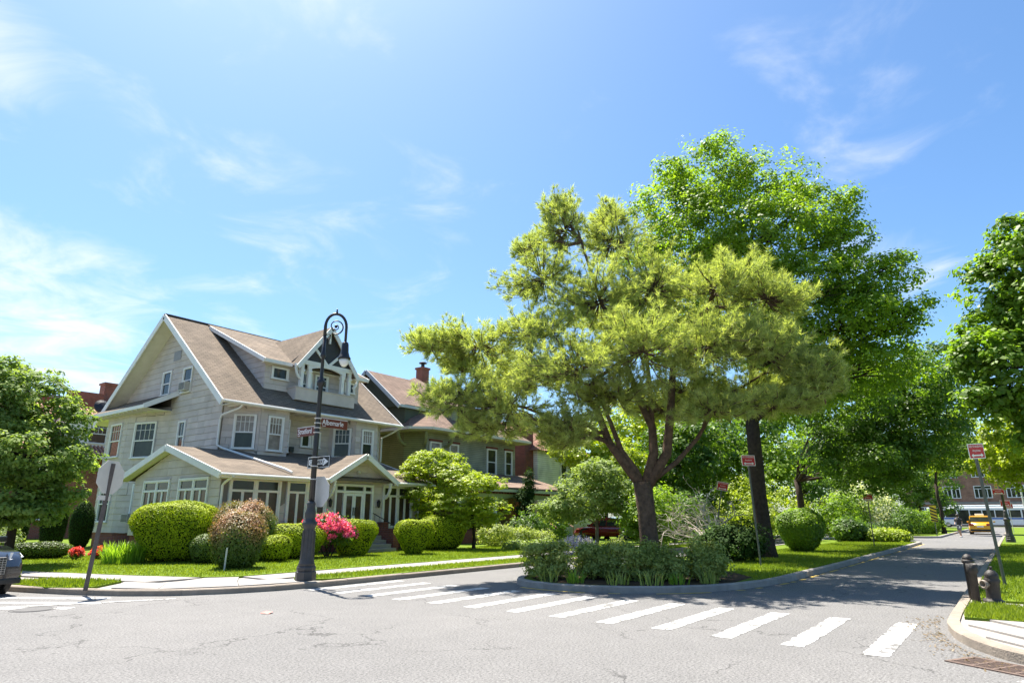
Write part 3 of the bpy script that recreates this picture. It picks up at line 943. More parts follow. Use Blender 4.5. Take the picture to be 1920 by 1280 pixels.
# gable over the balcony
ga, gzr = 20.45, 11.42
gl, gr, gzl = 18.55, 22.3, 9.0
gs = (gzr - gzl) / (ga - gl)
for (xe, nm) in ((gl, 'gable_roof_left'), (gr, 'gable_roof_right')):
    sx = -1 if xe < ga else 1
    xx = ga + sx * abs(ga - gl) * (1.0)
    pts = [(xx, 27.62, gzl), (ga, 27.62, gzr), (ga, 33.0, gzr), (xx, 28.6, gzl + .06)]
    MB().ext(pts if sx < 0 else pts[::-1], (0, 0, -.1)).build('gable_roof', M_roofs, H)
for sx in (-1, 1):
    xx = ga + sx * 1.92
    MB().beam((xx, 27.6, gzl - .12), (ga, 27.6, gzr - .1), .06, .22).build('gable_rake_board', M_white, H)
MB().ext([(ga - 1.55, 27.82, 9.35), (ga + 1.55, 27.82, 9.35), (ga, 27.82, gzr - .28)], (0, .12, 0)).build('gable_panel', M_dkgable, H)
MB().ext([(ga - 1.75, 28.48, 9.3), (ga + 1.75, 28.48, 9.3), (ga, 28.48, gzr - .3)], (0, .02, 0)).build('gable_back', M_dkgable, H)
m = MB().box(ga - 1.62, ga + 1.62, 27.74, 27.90, 9.14, 9.36)
m.beam((ga - .9, 27.76, 10.1), (ga - .05, 27.76, 9.3), .06, .14).beam((ga + .9, 27.76, 10.1), (ga + .05, 27.76, 9.3), .06, .14).beam((ga, 27.76, 10.5), (ga, 27.76, 11.2), .1, .09)
m.build('gable_beam', M_white, H)
m = MB()
for k in range(10):
    a0 = -1.2 + 2.4 * k / 10; a1 = -1.2 + 2.4 * (k + 1) / 10
    za = 9.14 - .26 * (a0 / 1.2) ** 2; zb2 = 9.14 - .26 * (a1 / 1.2) ** 2
    m.ext([(ga + a0, 27.76, za), (ga + a1, 27.76, zb2), (ga + a1, 27.76, 9.142), (ga + a0, 27.76, 9.142)], (0, .1, 0))
m.build('arch_valance', M_white, H)
for xx in (ga - 1.5, ga - 1.05, ga + 1.05, ga + 1.5):
    MB().box(xx - .09, xx + .09, 27.78, 27.96, 7.9, 9.139).box(xx - .12, xx + .12, 27.75, 27.99, 8.75, 8.85).build('balcony_post', M_white, H)
for sx in (-1, 1):
    m = MB()
    pts = [(ga + sx * (1.66 + .32 * math.sin(R(a))), 27.70, 8.35 + .72 * (1 - math.cos(R(a)))) for a in range(0, 91, 15)]
    for p, q in zip(pts[:-1], pts[1:]): m.beam(p, q, .09, .1)
    m.build('bracket', M_white, H)
MB().box(ga - 1.85, ga + 1.85, 27.72, 28.5, 7.25, 7.86).build('balcony_parapet', M_siding, H)
m = MB().box(ga - 1.9, ga - .95, 27.68, 28.5, 7.862, 7.92).box(ga + .95, ga + 1.9, 27.68, 28.5, 7.862, 7.92).box(ga - .95, ga + .95, 27.68, 27.9, 7.862, 7.90)
m.build('parapet_cap', M_siding, H)

# porch roof
psl = .285
pz = lambda y: 3.22 + psl * (y - 23.3)
MB().ext([(12.7, 23.3, 3.22), (24.0, 23.3, 3.22), (24.3, 28.5, pz(28.5)), (15.36, 28.5, pz(28.5)), (15.36, 27.7, pz(27.7)), (12.7, 27.7, pz(27.7))], (0, 0, -.1)).build('porch_roof', M_proof, H)
MB().ext([(12.7, 27.705, pz(27.7)), (15.36, 27.705, pz(27.7)), (15.36, 31.9, 3.25), (12.7, 31.9, 3.25)], (0, 0, -.1)).build('porch_roof', M_proof, H)
for a_, b_, w_, h_ in (((12.68, 23.2, 3.1), (12.68, 27.7, pz(27.7) - .1), .05, .26), ((12.68, 32.0, 3.12), (12.68, 27.7, pz(27.7) - .1), .05, .26),
                      ((12.7, 23.26, 3.1), (17.75, 23.26, 3.1), .05, .18), ((21.4, 23.26, 3.1), (24.02, 23.26, 3.1), .05, .18), ((24.03, 23.25, 3.14), (24.33, 28.4, pz(28.4) - .05), .06, .16)):
    MB().beam(a_, b_, w_, h_).build('porch_fascia', M_white, H)
for a_, b_ in ((13.1, 17.75), (21.4, 23.95)):
    MB().box(a_, b_, 23.32, 23.8, 3.0, 3.03).build('porch_soffit', M_soffit, H)
MB().tube([(12.7, 23.18, 3.13), (17.7, 23.18, 3.11)], .06, 8).build('gutter', M_white, H)
MB().tube([(21.5, 23.18, 3.12), (24.1, 23.18, 3.1)], .06, 8).build('gutter', M_white, H)
for (ya, za) in ((23.4, pz(23.4) - .14), (31.8, 3.13)):
    MB().ext([(12.72, ya, za), (13.1, ya, za), (13.1, 27.7, pz(27.7) - .14), (12.72, 27.7, pz(27.7) - .14)], (0, 0, -.02)).build('rake_soffit', M_soffit, H)
# entry gable
for sx in (-1, 1):
    xe = 19.6 + sx * 1.95
    back = 27.0
    pts = [(xe, 23.2, 3.20), (19.6, 23.2, 4.36), (19.6, back + .3, 4.36), (xe, 23.45, 3.24)]
    MB().ext(pts if sx < 0 else pts[::-1], (0, 0, -.09)).build('entry_roof', M_proof, H)
for sx in (-1, 1): MB().beam((19.6 + sx * 2.0, 23.17, 3.07), (19.6, 23.17, 4.27), .06, .22).build('entry_rake_board', M_white, H)
m = MB()
for sx in (-1, 1): m.ext([(19.6, 23.2, 4.25), (19.6 + sx * 1.9, 23.2, 3.12), (19.6 + sx * 1.9, 23.8, 3.12), (19.6, 23.8, 4.25)], (0, 0, -.02))
m.build('entry_soffit', M_soffit, H)
for sx in (-1, 1):
    m = MB(); x = 19.6 + sx * 1.62
    m.box(x - .06, x + .06, 23.25, 23.8, 3.02, 3.12)
    pts = [(x, 23.74 - .42 * math.sin(R(a)), 2.42 + .6 * (1 - math.cos(R(a)))) for a in range(0, 91, 15)]
    for p, q in zip(pts[:-1], pts[1:]): m.beam(p, q, .1, .1)
    m.build('entry_bracket', M_white, H)
# steps, piers and rail
for k in range(4):
    MB().box(18.6, 20.3, 21.75 + .33 * k, 22.1 + .33 * k if k < 3 else 23.85, .1 if k == 0 else .05, .28 + .17 * k).build('step', M_conc, H)
for xx in (18.35, 20.35):
    MB().box(xx, xx + .3, 22.0, 23.75, .05, 1.0).box(xx - .03, xx + .33, 21.97, 23.75, 1.001, 1.08).build('stair_pier', M_stairbrick, H)
for xx in (15.75, 20.95):
    MB().box(xx, xx + .45, 23.55, 23.8, .1, 1.28).box(xx - .04, xx + .49, 23.5, 23.8, 1.281, 1.36).build('porch_pier', M_stairbrick, H)
for xx in (18.5, 20.5):
    m = MB().tube([(xx, 21.7, .1), (xx, 21.7, 1.05), (xx, 23.6, 1.75)], .02, 6)
    for j in range(6): m.tube([(xx, 21.9 + .32 * j, .5 + .1 * j), (xx, 21.9 + .32 * j, 1.1 + .118 * j)], .01, 5)
    m.build('handrail', M_black, H)
for xx in (18.1, 20.85):
    MB().lathe([(.02, -.16), (.07, -.1), (.09, .1), (.1, .12), (.03, .2), (.01, .24)], 6, (xx, 23.66, 2.15)).box(xx - .02, xx + .02, 23.68, 23.8, 2.2, 2.24).build('wall_lantern', M_black, H)
MB().lathe([(.05, -.05), (.09, 0), (.05, .06), (.02, .08)], 8, (19.6, 23.7, 3.55)).build('gable_lamp', M_white, H)
# rain pipes
MB().tube([(15.5, 27.05, 6.52), (15.45, 27.2, 6.35), (15.2, 28.2, 6.1), (15.22, 28.38, 5.9), (15.22, 28.38, 4.75), (15.3, 28.1, 4.6), (15.9, 23.9, 3.5), (15.95, 23.5, 3.36)], .05, 8).build('downpipe', M_white, H)
MB().tube([(13.2, 23.15, 3.08), (13.15, 23.6, 2.85), (13.13, 23.72, 2.75), (13.13, 23.72, .9)], .05, 8).build('downpipe', M_white, H)
MB().tube([(23.6, 23.15, 3.06), (23.52, 23.6, 2.85), (23.5, 23.72, 2.7), (23.5, 23.72, .9)], .05, 8).build('downpipe', M_white, H)
MB().tube([(25.2, 27.0, 6.5), (25.05, 27.6, 6.2), (25.0, 28.42, 5.95), (25.0, 28.42, 4.6)], .05, 8).build('downpipe', M_white, H)
MB().box(bx0 - .05, bx0, 33.2, 33.95, 9.45, 9.95).build('attic_vent', mat('vent_grey', (.3, .3, .32), (.26, .26, .28), 4, .7), H)
M_ac = mat('air_conditioner', (.5, .49, .46), (.42, .41, .38), 5, .5)
for (p, sz) in (((15.02, 31.75, 7.66), .62), ((14.42, 34.45, 1.32), .7)):
    a = MB().box(p[0] - .02, p[0] + .36, p[1], p[1] + sz, p[2], p[2] + .42).build('air_conditioner', M_ac, H)
    mm = MB()
    for k in range(6): mm.box(p[0] - .035, p[0] - .021, p[1] + .05, p[1] + sz - .05, p[2] + .05 + .058 * k, p[2] + .075 + .058 * k)
    mm.build('grille', M_dkgable, a)
MB().box(19.02, 19.25, 28.38, 28.48, 4.72, 4.98).build('meter_box', M_black, H)

# ------------------------------------------------------------------ neighbouring houses


def plain_window(root, wl, a, z, ww, hh, bars=0, glass=None):
    return window(wl, a, z, ww, hh, 'dh', bars, glass)


# olive house next door
GH = thing('green_house', 'olive green clapboard house with hipped brown roof behind the yellow-green dogwoods', 'house', (32, 30, KZ))
MB().prism([(27.5, 29.2), (28.3, 28.2), (37.5, 28.2), (37.5, 40), (27.5, 40)], .1, 6.75).build('wall', M_green, GH)
MB().prism([(28.35, 28.15), (37.45, 28.15), (37.45, 28.22), (28.35, 28.22)], 3.9, 6.7).build('front_wall', M_greeng, GH)
ge = 6.85
ex0, ex1, ey0, ey1 = 26.9, 38.1, 27.2, 41
ap = (32.0, 33.2, 11.35); ap2 = (33.2, 35.5, 11.35)
m = MB()
c = [(ex0, ey0 + 1.0, ge), (ex0 + 1.0, ey0, ge), (ex1, ey0, ge), (ex1, ey1, ge), (ex0, ey1, ge)]
m.add(c + [ap, ap2], [(0, 1, 5), (1, 2, 5), (2, 6, 5), (2, 3, 6), (3, 4, 6), (4, 0, 5), (4, 5, 6), (4, 3, 2, 1, 0)])
m.build('roof', M_groof, GH)
m = MB()
for p, q in zip(c, c[1:] + c[:1]): m.beam((p[0], p[1], ge - .08), (q[0], q[1], ge - .08), .1, .16)
m.build('fascia', M_soffit, GH)
MB().prism([(q[0] * .985 + 32 * .015, q[1] * .985 + 33 * .015) for q in c], ge - .22, ge - .17).build('soffit', mat('olive_soffit', (.42, .42, .2), (.36, .36, .17), 3, .8), GH)
for (bx, by, dx, dy) in ((27.55, 29.1, -1, -.1), (28.3, 28.25, -.6, -.8), (30, 28.15, 0, -1)):
    m = MB()
    pts = [(bx + dx * .75 * math.sin(R(a)), by + dy * .75 * math.sin(R(a)), 5.85 + .75 * (1 - math.cos(R(a)))) for a in range(0, 91, 15)]
    for p, q in zip(pts[:-1], pts[1:]): m.beam(p, q, .14, .16)
    m.build('eave_bracket', mat('olive_trim', (.26, .27, .12), (.22, .23, .1), 3, .8), GH)
# side gable dormer facing the corner house
MB().ext([(27.0, 29.3, 8.2), (27.0, 34.6, 8.2), (27.0, 32.0, 10.3)], (4, 0, 0)).box(27.2, 29.3, 28.9, 31.2, 7.0, 8.3).build('dormer_wall', mat('dark_green_board', (.085, .10, .075), (.07, .085, .06), 3, .85), GH)
for sy in (-1, 1):
    pts = [(26.55, 32 + sy * 3.25, 8.15), (26.55, 32, 10.75), (32.2, 32, 10.75), (30.2, 32 + sy * 3.25, 8.15)]
    MB().ext(pts, (0, 0, -.1)).build('dormer_roof', M_groof, GH)
m = MB().beam((26.52, 28.7, 8.05), (26.52, 32, 10.66), .06, .24).beam((26.52, 35.3, 8.05), (26.52, 32, 10.66), .06, .24)
m.beam((26.6, 28.7, 8.12), (29.4, 28.7, 8.12), .12, .16)
m.build('dormer_trim', mat('grey_blue_trim', (.5, .53, .55), (.44, .47, .5), 3, .7), GH)
MB().box(30.8, 34.2, 28.3, 31.5, 7.2, 8.55).build('front_dormer_wall', M_greeng, GH)
MB().ext([(30.4, 27.9, 8.55), (34.6, 27.9, 8.55), (34.2, 32.2, 9.9), (30.8, 32.2, 9.9)], (0, 0, -.14)).build('front_dormer_roof', M_groof, GH)
MB().box(33.9, 34.6, 34.3, 35.0, 11.2, 12.5).box(33.83, 34.67, 34.23, 35.07, 12.5, 12.65).build('chimney', M_brickred, GH)
MB().lathe([(.14, 0), (.14, .3), (.3, .34), (.3, .42), (.1, .5)], 10, (34.25, 34.65, 12.65)).build('chimney_cap', M_black, GH)
gw = wall_between(GH, (28.3, 28.15), (37.5, 28.15), 3.5, 6.7)
for a, ww in ((.35, 1.0), (2.1, .9), (5.9, 1.05), (7.9, .85)):
    window(gw, a, 4.4, ww, 1.7, 'dh', 0, M_curtain if a < 3 else M_glass)
    MB().fbox(gw.fr, a - .06, a + ww + .06, 2.62, 2.74, .0, .12).build('window_head', mat('dark_red_trim', (.2, .05, .035), (.16, .04, .03), 3, .7), GH)
# its porch
MB().ext([(27.4, 24.6, 3.35), (39.0, 24.6, 3.35), (38.6, 28.2, 4.45), (27.4, 28.2, 4.45)], (0, 0, -.12)).build('porch_roof', M_groof, GH)
MB().box(27.4, 39.0, 24.6, 24.75, 3.06, 3.22).build('porch_fascia', mat('cream_green_trim', (.52, .55, .36), (.46, .48, .3), 3, .7), GH)
m = MB()
k = 27.6
while k < 38.9: m.box(k, k + .1, 24.8, 24.95, 2.95, 3.06); k += .28
m.build('dentil', mat('dark_red_trim', (.2, .05, .035)), GH)
MB().box(27.5, 38.8, 24.85, 25.1, 2.72, 2.95).build('porch_beam', mat('olive_beam', (.34, .36, .16), (.3, .32, .14), 3, .8), GH)
for xx in (28.0, 31.2, 34.4, 38.2):
    MB().lathe([(.2, 0), (.2, .06), (.15, .1), (.14, 1.3), (.12, 1.72), (.17, 1.76), (.19, 1.85)], 12, (xx, 25.0, .9)).build('porch_column', M_white, GH)
    MB().box(xx - .28, xx + .28, 24.72, 25.28, .1, .9).build('column_pier', M_stairbrick, GH)
m = MB()
for xa, xb in ((28.0, 31.2), (31.2, 34.4), (34.4, 38.2)):
    for k in range(10):
        t0, t1 = k / 10, (k + 1) / 10
        za = 2.1 + .62 * math.sin(math.pi * t0) ** .6; zb2 = 2.1 + .62 * math.sin(math.pi * t1) ** .6
        m.ext([(xa + (xb - xa) * t0, 24.9, za), (xa + (xb - xa) * t1, 24.9, zb2), (xa + (xb - xa) * t1, 24.9, 2.74), (xa + (xb - xa) * t0, 24.9, 2.74)], (0, .12, 0))
m.build('porch_arch', mat('olive_beam', (.34, .36, .16)), GH)
MB().box(27.6, 38.6, 24.9, 28.2, .1, .85).build('porch_floor', M_stairbrick, GH)
for k in range(4): MB().box(35.2, 37.2, 23.4 + .36 * k, 24.9, .1, .3 + .17 * k).build('step', M_conc, GH)
for xx in (35.2, 37.2): MB().tube([(xx, 23.2, .1), (xx, 23.2, .95), (xx, 24.9, 1.75)], .035, 6).build('stair_rail', M_rail, GH)

# white clapboard house beyond
WH = thing('white_house', 'white clapboard house with tiled roof and red brick chimney beyond the green house', 'house', (45, 34, KZ))
MB().box(41.5, 50, 29, 40, .1, 6.6).build('wall', M_whites, WH)
MB().box(40.4, 41.5, 29.4, 30.4, .1, 9.5).build('chimney', M_stairbrick, WH)
MB().add([(41, 28.5, 6.6), (50.5, 28.5, 6.6), (50.5, 40.5, 6.6), (41, 40.5, 6.6), (44, 34.5, 9.6), (47.5, 34.5, 9.6)], [(0, 1, 5, 4), (1, 2, 5), (2, 3, 4, 5), (3, 0, 4), (3, 2, 1, 0)]).build('roof', M_tile, WH)
ww = wall_between(WH, (41.5, 29), (50, 29), 1, 6.5)
for a in (3.2, 6): window(ww, a, 4.2, 1.0, 1.6, 'dh', 0)

# red brick house to the left, across the back yard
BH = thing('brick_house', 'red brick house with clay tile roof and white dormer behind the left tree', 'house', (15, 58, KZ))
MB().box(4, 26, 54, 68, .1, 6.0).build('wall', M_brickred, BH)
MB().ext([(3.4, 53.3, 5.95), (26.6, 53.3, 5.95), (26.6, 61, 10.3), (3.4, 61, 10.3)], (0, 0, -.15)).build('roof', M_tile, BH)
m = MB()
for k in range(90):
    x = 3.6 + k * .256
    m.tube([(x, 53.28, 5.99), (x, 61, 10.34)], .075, 5, False)
m = m.build('tile_rib', mat('clay_tile_rib', (.46, .25, .17), (.35, .16, .11), 6, .8), BH); m['kind'] = 'stuff'
MB().box(3.4, 26.6, 53.2, 53.3, 5.7, 5.94).build('gutter', M_soffit, BH)
MB().box(17.6, 22.5, 54.6, 58, 6.2, 8.75).build('dormer_wall', M_white, BH)
MB().ext([(17.3, 54.3, 8.75), (22.8, 54.3, 8.75), (22.8, 59.5, 9.9), (17.3, 59.5, 9.9)], (0, 0, -.14)).build('dormer_roof', M_tile, BH)
bw = wall_between(BH, (17.6, 54.6), (22.5, 54.6), 6.2, 8.7)
window(bw, 1.55, 6.95, 1.35, 1.5, 'dh', 3); 
bw2 = wall_between(BH, (4, 54), (26, 54), .1, 6)
for a in (4, 8, 12.2): window(bw2, a, 1.4, 1.2, 1.7, 'dh', 2); window(bw2, a, 3.9, 1.2, 1.5, 'dh', 2)
BB = thing('brick_block', 'dark red brick building with parapet and chimney above the tiled roof', 'building', (22, 72, KZ))
MB().box(15.5, 30, 68.5, 80, .1, 12.1).build('wall', M_brickred, BB)
MB().box(15.4, 30.1, 68.4, 80.1, 12.1, 12.35).build('parapet_cap', M_conc, BB)
MB().box(21.7, 24.6, 67.7, 68.5, 9.5, 12.9).build('pier', M_brickred, BB)
MB().box(25.0, 26.6, 69, 70.2, 12.3, 14.1).box(24.9, 26.7, 68.9, 70.3, 14.1, 14.3).build('chimney', M_brickred, BB)
MB().tube([(27.0, 69, 12.3), (27.0, 69, 15)], .04, 5).build('vent_pipe', M_black, BB)
DS = thing('satellite_dish', 'dark round satellite dish on the tiled roof of the brick house', 'satellite dish', (21.6, 59.8, 9.6))
MB().lathe([(.05, .05), (.35, .02), (.62, -.08), (.63, -.1), (.35, -.02), (.05, .0)], 18, (21.6, 59.4, 10.5), Matrix.Rotation(R(70), 3, 'X')).build('dish', M_black, DS)
MB().tube([(21.6, 59.8, 9.5), (21.6, 59.7, 10.5)], .05, 6).tube([(21.6, 59.4, 10.1), (21.6, 58.7, 10.7)], .025, 5).build('mount', M_black, DS)

# far end of the avenue: brick apartment block
FB = thing('apartment_block', 'brown brick apartment block with white windows closing the avenue behind the bus', 'building', (150, 0, 0))
MB().box(143, 160, -40, 16, 0, 15).build('wall', M_brickfar, FB)
MB().box(142.7, 160.2, -40.2, 16.2, 15, 15.6).build('parapet', M_conc, FB)
fw = Wall(FB, (143, 16, 0), (0, -1), 56, 15)
for r_ in range(4):
    for k in range(12):
        window(fw, 1.6 + k * 4.6, 1.2 + r_ * 3.6, 2.6, 2.1, 'porch', 2, M_glass)
MB().fbox(fw.fr, 0, 56, 3.75, 4.1, 0, .25).build('band_course', M_conc, FB)

# ------------------------------------------------------------------ foliage tools


def unit(v):
    return v / np.maximum(np.linalg.norm(v, axis=-1, keepdims=True), 1e-9)


def leaves(P, Nm, Lf, Wf, rng, fold=0.0):
    """one pointed leaf (quad) per point: returns verts, faces"""
    n = len(P)
    Nm = unit(Nm)
    r = unit(rng.normal(size=(n, 3)))
    u = unit(r - Nm * np.sum(r * Nm, 1, keepdims=True))
    w = np.cross(Nm, u)
    s = rng.uniform(.7, 1.3, (n, 1))
    L2 = Lf * s; W2 = Wf * s
    V = np.empty((n, 4, 3), np.float32)
    V[:, 0] = P - u * L2 * .5
    V[:, 1] = P + w * W2 * .5 - Nm * W2 * fold
    V[:, 2] = P + u * L2 * .5
    V[:, 3] = P - w * W2 * .5 - Nm * W2 * fold
    F = np.arange(n * 4, dtype=np.int32).reshape(n, 4)
    return V.reshape(-1, 3), F


def lobe_clumps(lobes, n, rng, shell=.5, zmin=None):
    """clump centres through the outer part of every lobe, outward directions, lobe index"""
    lobes = np.array(lobes, dtype=float)
    area = lobes[:, 3] * lobes[:, 3] + 2 * lobes[:, 3] * lobes[:, 4]
    idx = rng.choice(len(lobes), n, p=area / area.sum())
    d = unit(rng.normal(size=(n, 3)))
    rad = shell + (1 - shell) * rng.random((n, 1)) ** .6
    rad *= rng.uniform(.85, 1.12, (n, 1))
    sc = np.stack([lobes[idx, 3], lobes[idx, 3], lobes[idx, 4]], 1)
    C = lobes[idx, :3] + d * rad * sc
    if zmin is not None: C[:, 2] = np.maximum(C[:, 2], zmin + rng.random(n) * .2)
    return C, unit(d / sc), idx


def foliage(name, lobes, nclump, per, crad, Lf, Wf, m, parent, seed, shell=.5, up=.6, zmin=None, flat=.6, varspread=.22):
    rng = np.random.default_rng(seed)
    C, D, idx = lobe_clumps(lobes, nclump, rng, shell, zmin)
    n = nclump * per
    ci = np.repeat(np.arange(nclump), per)
    o = unit(rng.normal(size=(n, 3))) * (rng.random((n, 1)) ** .5)
    cr = crad * rng.uniform(.6, 1.35, nclump)[ci][:, None]
    P = C[ci] + o * cr * np.array([1, 1, flat])
    if zmin is not None: P[:, 2] = np.maximum(P[:, 2], zmin)
    Nm = o * .75 + D[ci] * .5 + np.array([0, 0, up]) + rng.normal(size=(n, 3)) * .33
    V, F = leaves(P, Nm, Lf, Wf, rng)
    cv = rng.random(nclump)
    var = np.clip(cv[ci] * (1 - varspread) + rng.random(n) * varspread, 0, 1)
    ob = npmesh(name, V, F, m, parent, var)
    return ob, C, idx


def curve_pts(p, q, n, sag, rng, wob=.08):
    p = np.array(p, float); q = np.array(q, float); L = np.linalg.norm(q - p)
    ts = np.linspace(0, 1, n)
    out = []
    j = rng.normal(size=(n, 3)) * wob * L * .3
    for i, t in enumerate(ts):
        a = p + (q - p) * t + np.array([0, 0, sag * L * math.sin(math.pi * t)])
        if 0 < i < n - 1: a = a + j[i]
        out.append(tuple(a))
    return out


def tree(name, label, base, trunk_h, tr, lobes, nclump, per, crad, Lf, Wf, m, bark, seed, shell=.5, up=.6, group=None, forks=None, cat='tree', flat=.6, branches=10, zmin=None):
    rng = np.random.default_rng(seed + 1000)
    root = thing(name, label, cat, base, group=group)
    top = np.array(base, float) + np.array([0, 0, trunk_h])
    mb = MB()
    pts = [np.array(base, float) + np.array([0, 0, trunk_h * t]) + np.append(rng.normal(size=2) * tr * .25 * (0 < t < 1), 0) for t in (0, .06, .2, .45, .7, 1)]
    mb.tube([tuple(p) for p in pts], [tr * 1.7, tr * 1.25, tr * 1.05, tr * .97, tr * .92, tr * .86], 12)
    mb.build('trunk', bark, root, smooth=True)
    mb = MB()
    lob = np.array(lobes, float)
    ztop = lob[:, 2].max()
    leader = [tuple(top - np.array([0, 0, .1]))]
    axis_xy = np.array(base[:2], float)
    cen = lob[:, :2].mean(0)
    nseg = 5
    for k in range(1, nseg + 1):
        t = k / nseg
        leader.append((top[0] + (cen[0] - top[0]) * t * .5 + rng.normal() * .1, top[1] + (cen[1] - top[1]) * t * .5 + rng.normal() * .1, top[2] + (ztop - top[2]) * t * .92))
    mb.tube(leader, [tr * .86 * (1 - .9 * k / nseg) for k in range(nseg + 1)], 8)
    big = lob
    ex = []
    for l in big:
        for k in range(4):
            d = unit(rng.normal(size=3)); d[2] = abs(d[2]) * .9 - .25
            f = rng.uniform(.22, .42)
            ex.append([l[0] + d[0] * l[3] * 1.02, l[1] + d[1] * l[3] * 1.02, l[2] + d[2] * l[4] * 1.05, l[3] * f, max(l[4] * f, l[3] * f * .6)])
    lobes = [tuple(l) for l in big] + [tuple(e_) for e_ in ex]
    crown, C, idx = foliage('crown', lobes, nclump, per, crad, Lf, Wf, m, root, seed, shell, up, zmin=zmin, flat=flat)
    for i, l in enumerate(lob):
        # leave the leader a little below the lobe
        zt = min(max(l[2] - .35 * math.hypot(l[0] - top[0], l[1] - top[1]) - .3, top[2] - trunk_h * .15), ztop * .9)
        t = np.clip((zt - top[2]) / max(ztop * .92 - top[2], .1), 0, .95)
        k = t * nseg; k0 = int(k); f = k - k0
        st = np.array(leader[k0]) * (1 - f) + np.array(leader[min(k0 + 1, nseg)]) * f
        r0 = tr * .42 * (1 - .6 * t)
        mb.tube(curve_pts(st, l[:3], 6, .08, rng), [r0, r0 * .85, r0 * .7, r0 * .55, r0 * .42, r0 * .3], 7)
        sel = np.where(idx == i)[0]
        for c in sel[:branches]:
            mb.tube(curve_pts(l[:3] - (l[:3] - st) * rng.uniform(0, .4), C[c], 4, .05, rng, .15), [r0 * .3, r0 * .22, r0 * .15, .008], 5)
    mb.build('branches', bark, root, smooth=True)
    return root


def shrub(name, label, base, lobes, nclump, per, crad, Lf, Wf, m, seed, group=None, shell=.45, up=.5, stems=6, bark=None, cat='shrub', zmin=.14, flat=.8):
    root = thing(name, label, cat, base, group=group)
    ob, C, idx = foliage('foliage', lobes, nclump, per, crad, Lf, Wf, m, root, seed, shell, up, zmin, flat)
    rng = np.random.default_rng(seed + 5)
    mb = MB()
    for i in range(stems):
        c = C[rng.integers(len(C))]
        mb.tube(curve_pts((base[0] + rng.normal() * .08, base[1] + rng.normal() * .08, base[2] - .02), c, 5, .05, rng, .15), [.03, .025, .02, .012, .006], 5)
    mb.build('stems', bark or M_barkd, root)
    return root


def clipped(name, label, cx, cy, rx, ry, h, m, seed, n=9000, Lf=.055, Wf=.034, e=3.0, taper=.75, top=.55, rz=0, rough=.03, group=None, z0=KZ, corem=None, shaggy=0.0, tips=None):
    """a shrub sheared to a rounded block: leaves over a dense core; taper narrows the foot"""
    rng = np.random.default_rng(seed)
    n = int(n * 1.7)
    root = thing(name, label, 'hedge', (cx, cy, z0), group=group)
    # sample directions on a superellipsoid
    d = unit(rng.normal(size=(n, 3)))

    def surf(d, k=1.0):
        a = np.abs(d)
        s = (a[:, 0] ** e + a[:, 1] ** e + a[:, 2] ** e) ** (-1 / e)
        p = d * s[:, None]
        zt = (p[:, 2] + 1) / 2                       # 0 foot .. 1 top
        wd = taper + (1 - taper) * np.clip(zt * 1.6, 0, 1)
        wd = wd * np.where(zt > top, 1 - .12 * ((zt - top) / (1 - top)) ** 2, 1)
        lump = 1 + rough * (np.sin(p[:, 0] * 5 + seed) + np.sin(p[:, 1] * 6.3 + seed * 2) + np.sin(p[:, 2] * 4.1))
        P = np.stack([p[:, 0] * rx * wd * lump * k, p[:, 1] * ry * wd * lump * k, (zt * h) * (1 if k == 1 else .97) * lump ** .5], 1)
        nn = unit(np.sign(d) * np.abs(p) ** (e - 1) / np.array([rx, ry, h / 2]))
        return P, nn
    P, nn = surf(d)
    c, s_ = math.cos(rz), math.sin(rz)
    rot = np.array([[c, -s_, 0], [s_, c, 0], [0, 0, 1]])
    depth = np.abs(rng.normal(size=(n, 1))) * .085
    P = P - nn * depth + nn * (.03 * (rng.random((n, 1)) > .985)) + nn * (shaggy * rng.random((n, 1)) ** 3)
    P = P @ rot.T + np.array([cx, cy, z0]); nn = nn @ rot.T
    P[:, 2] = np.maximum(P[:, 2], z0 + .02)
    V, F = leaves(P, nn + rng.normal(size=(n, 3)) * .38 + np.array([0, 0, .12]), Lf, Wf, rng)
    cl = .5 + .5 * np.sin(P[:, 0] * 4 + P[:, 2] * 3) * np.sin(P[:, 1] * 4.4)
    vv = np.clip(.35 * cl + .65 * rng.random(n), 0, 1)
    if tips is not None:      # winter-burnt growth: brown in patches of the upper part
        hh = (P[:, 2] - z0) / h
        patch = .5 + .5 * np.sin(P[:, 0] * 2.7 + seed) * np.sin(P[:, 1] * 3.1 + 1.3 * seed)
        vv = np.clip((hh - tips) * 1.6 + (patch - .5) * .9 + rng.normal(size=n) * .22 + .1, 0, 1)
    npmesh('foliage', V, F, m, root, vv)
    # solid core, its near-black colour standing in for shade among the leaves
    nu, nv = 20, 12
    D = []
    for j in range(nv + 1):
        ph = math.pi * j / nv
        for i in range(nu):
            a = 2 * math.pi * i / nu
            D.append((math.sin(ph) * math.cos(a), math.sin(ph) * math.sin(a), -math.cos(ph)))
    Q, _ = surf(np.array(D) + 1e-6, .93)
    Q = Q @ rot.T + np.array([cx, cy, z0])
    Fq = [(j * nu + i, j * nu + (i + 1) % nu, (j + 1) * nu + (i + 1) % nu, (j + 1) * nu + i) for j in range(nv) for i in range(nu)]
    npmesh('dark_core', Q, np.array(Fq), corem or mat('hedge_core', (.010, .018, .004), (.018, .024, .006), 12, .95, spec=.1), root, smooth=True)
    return root


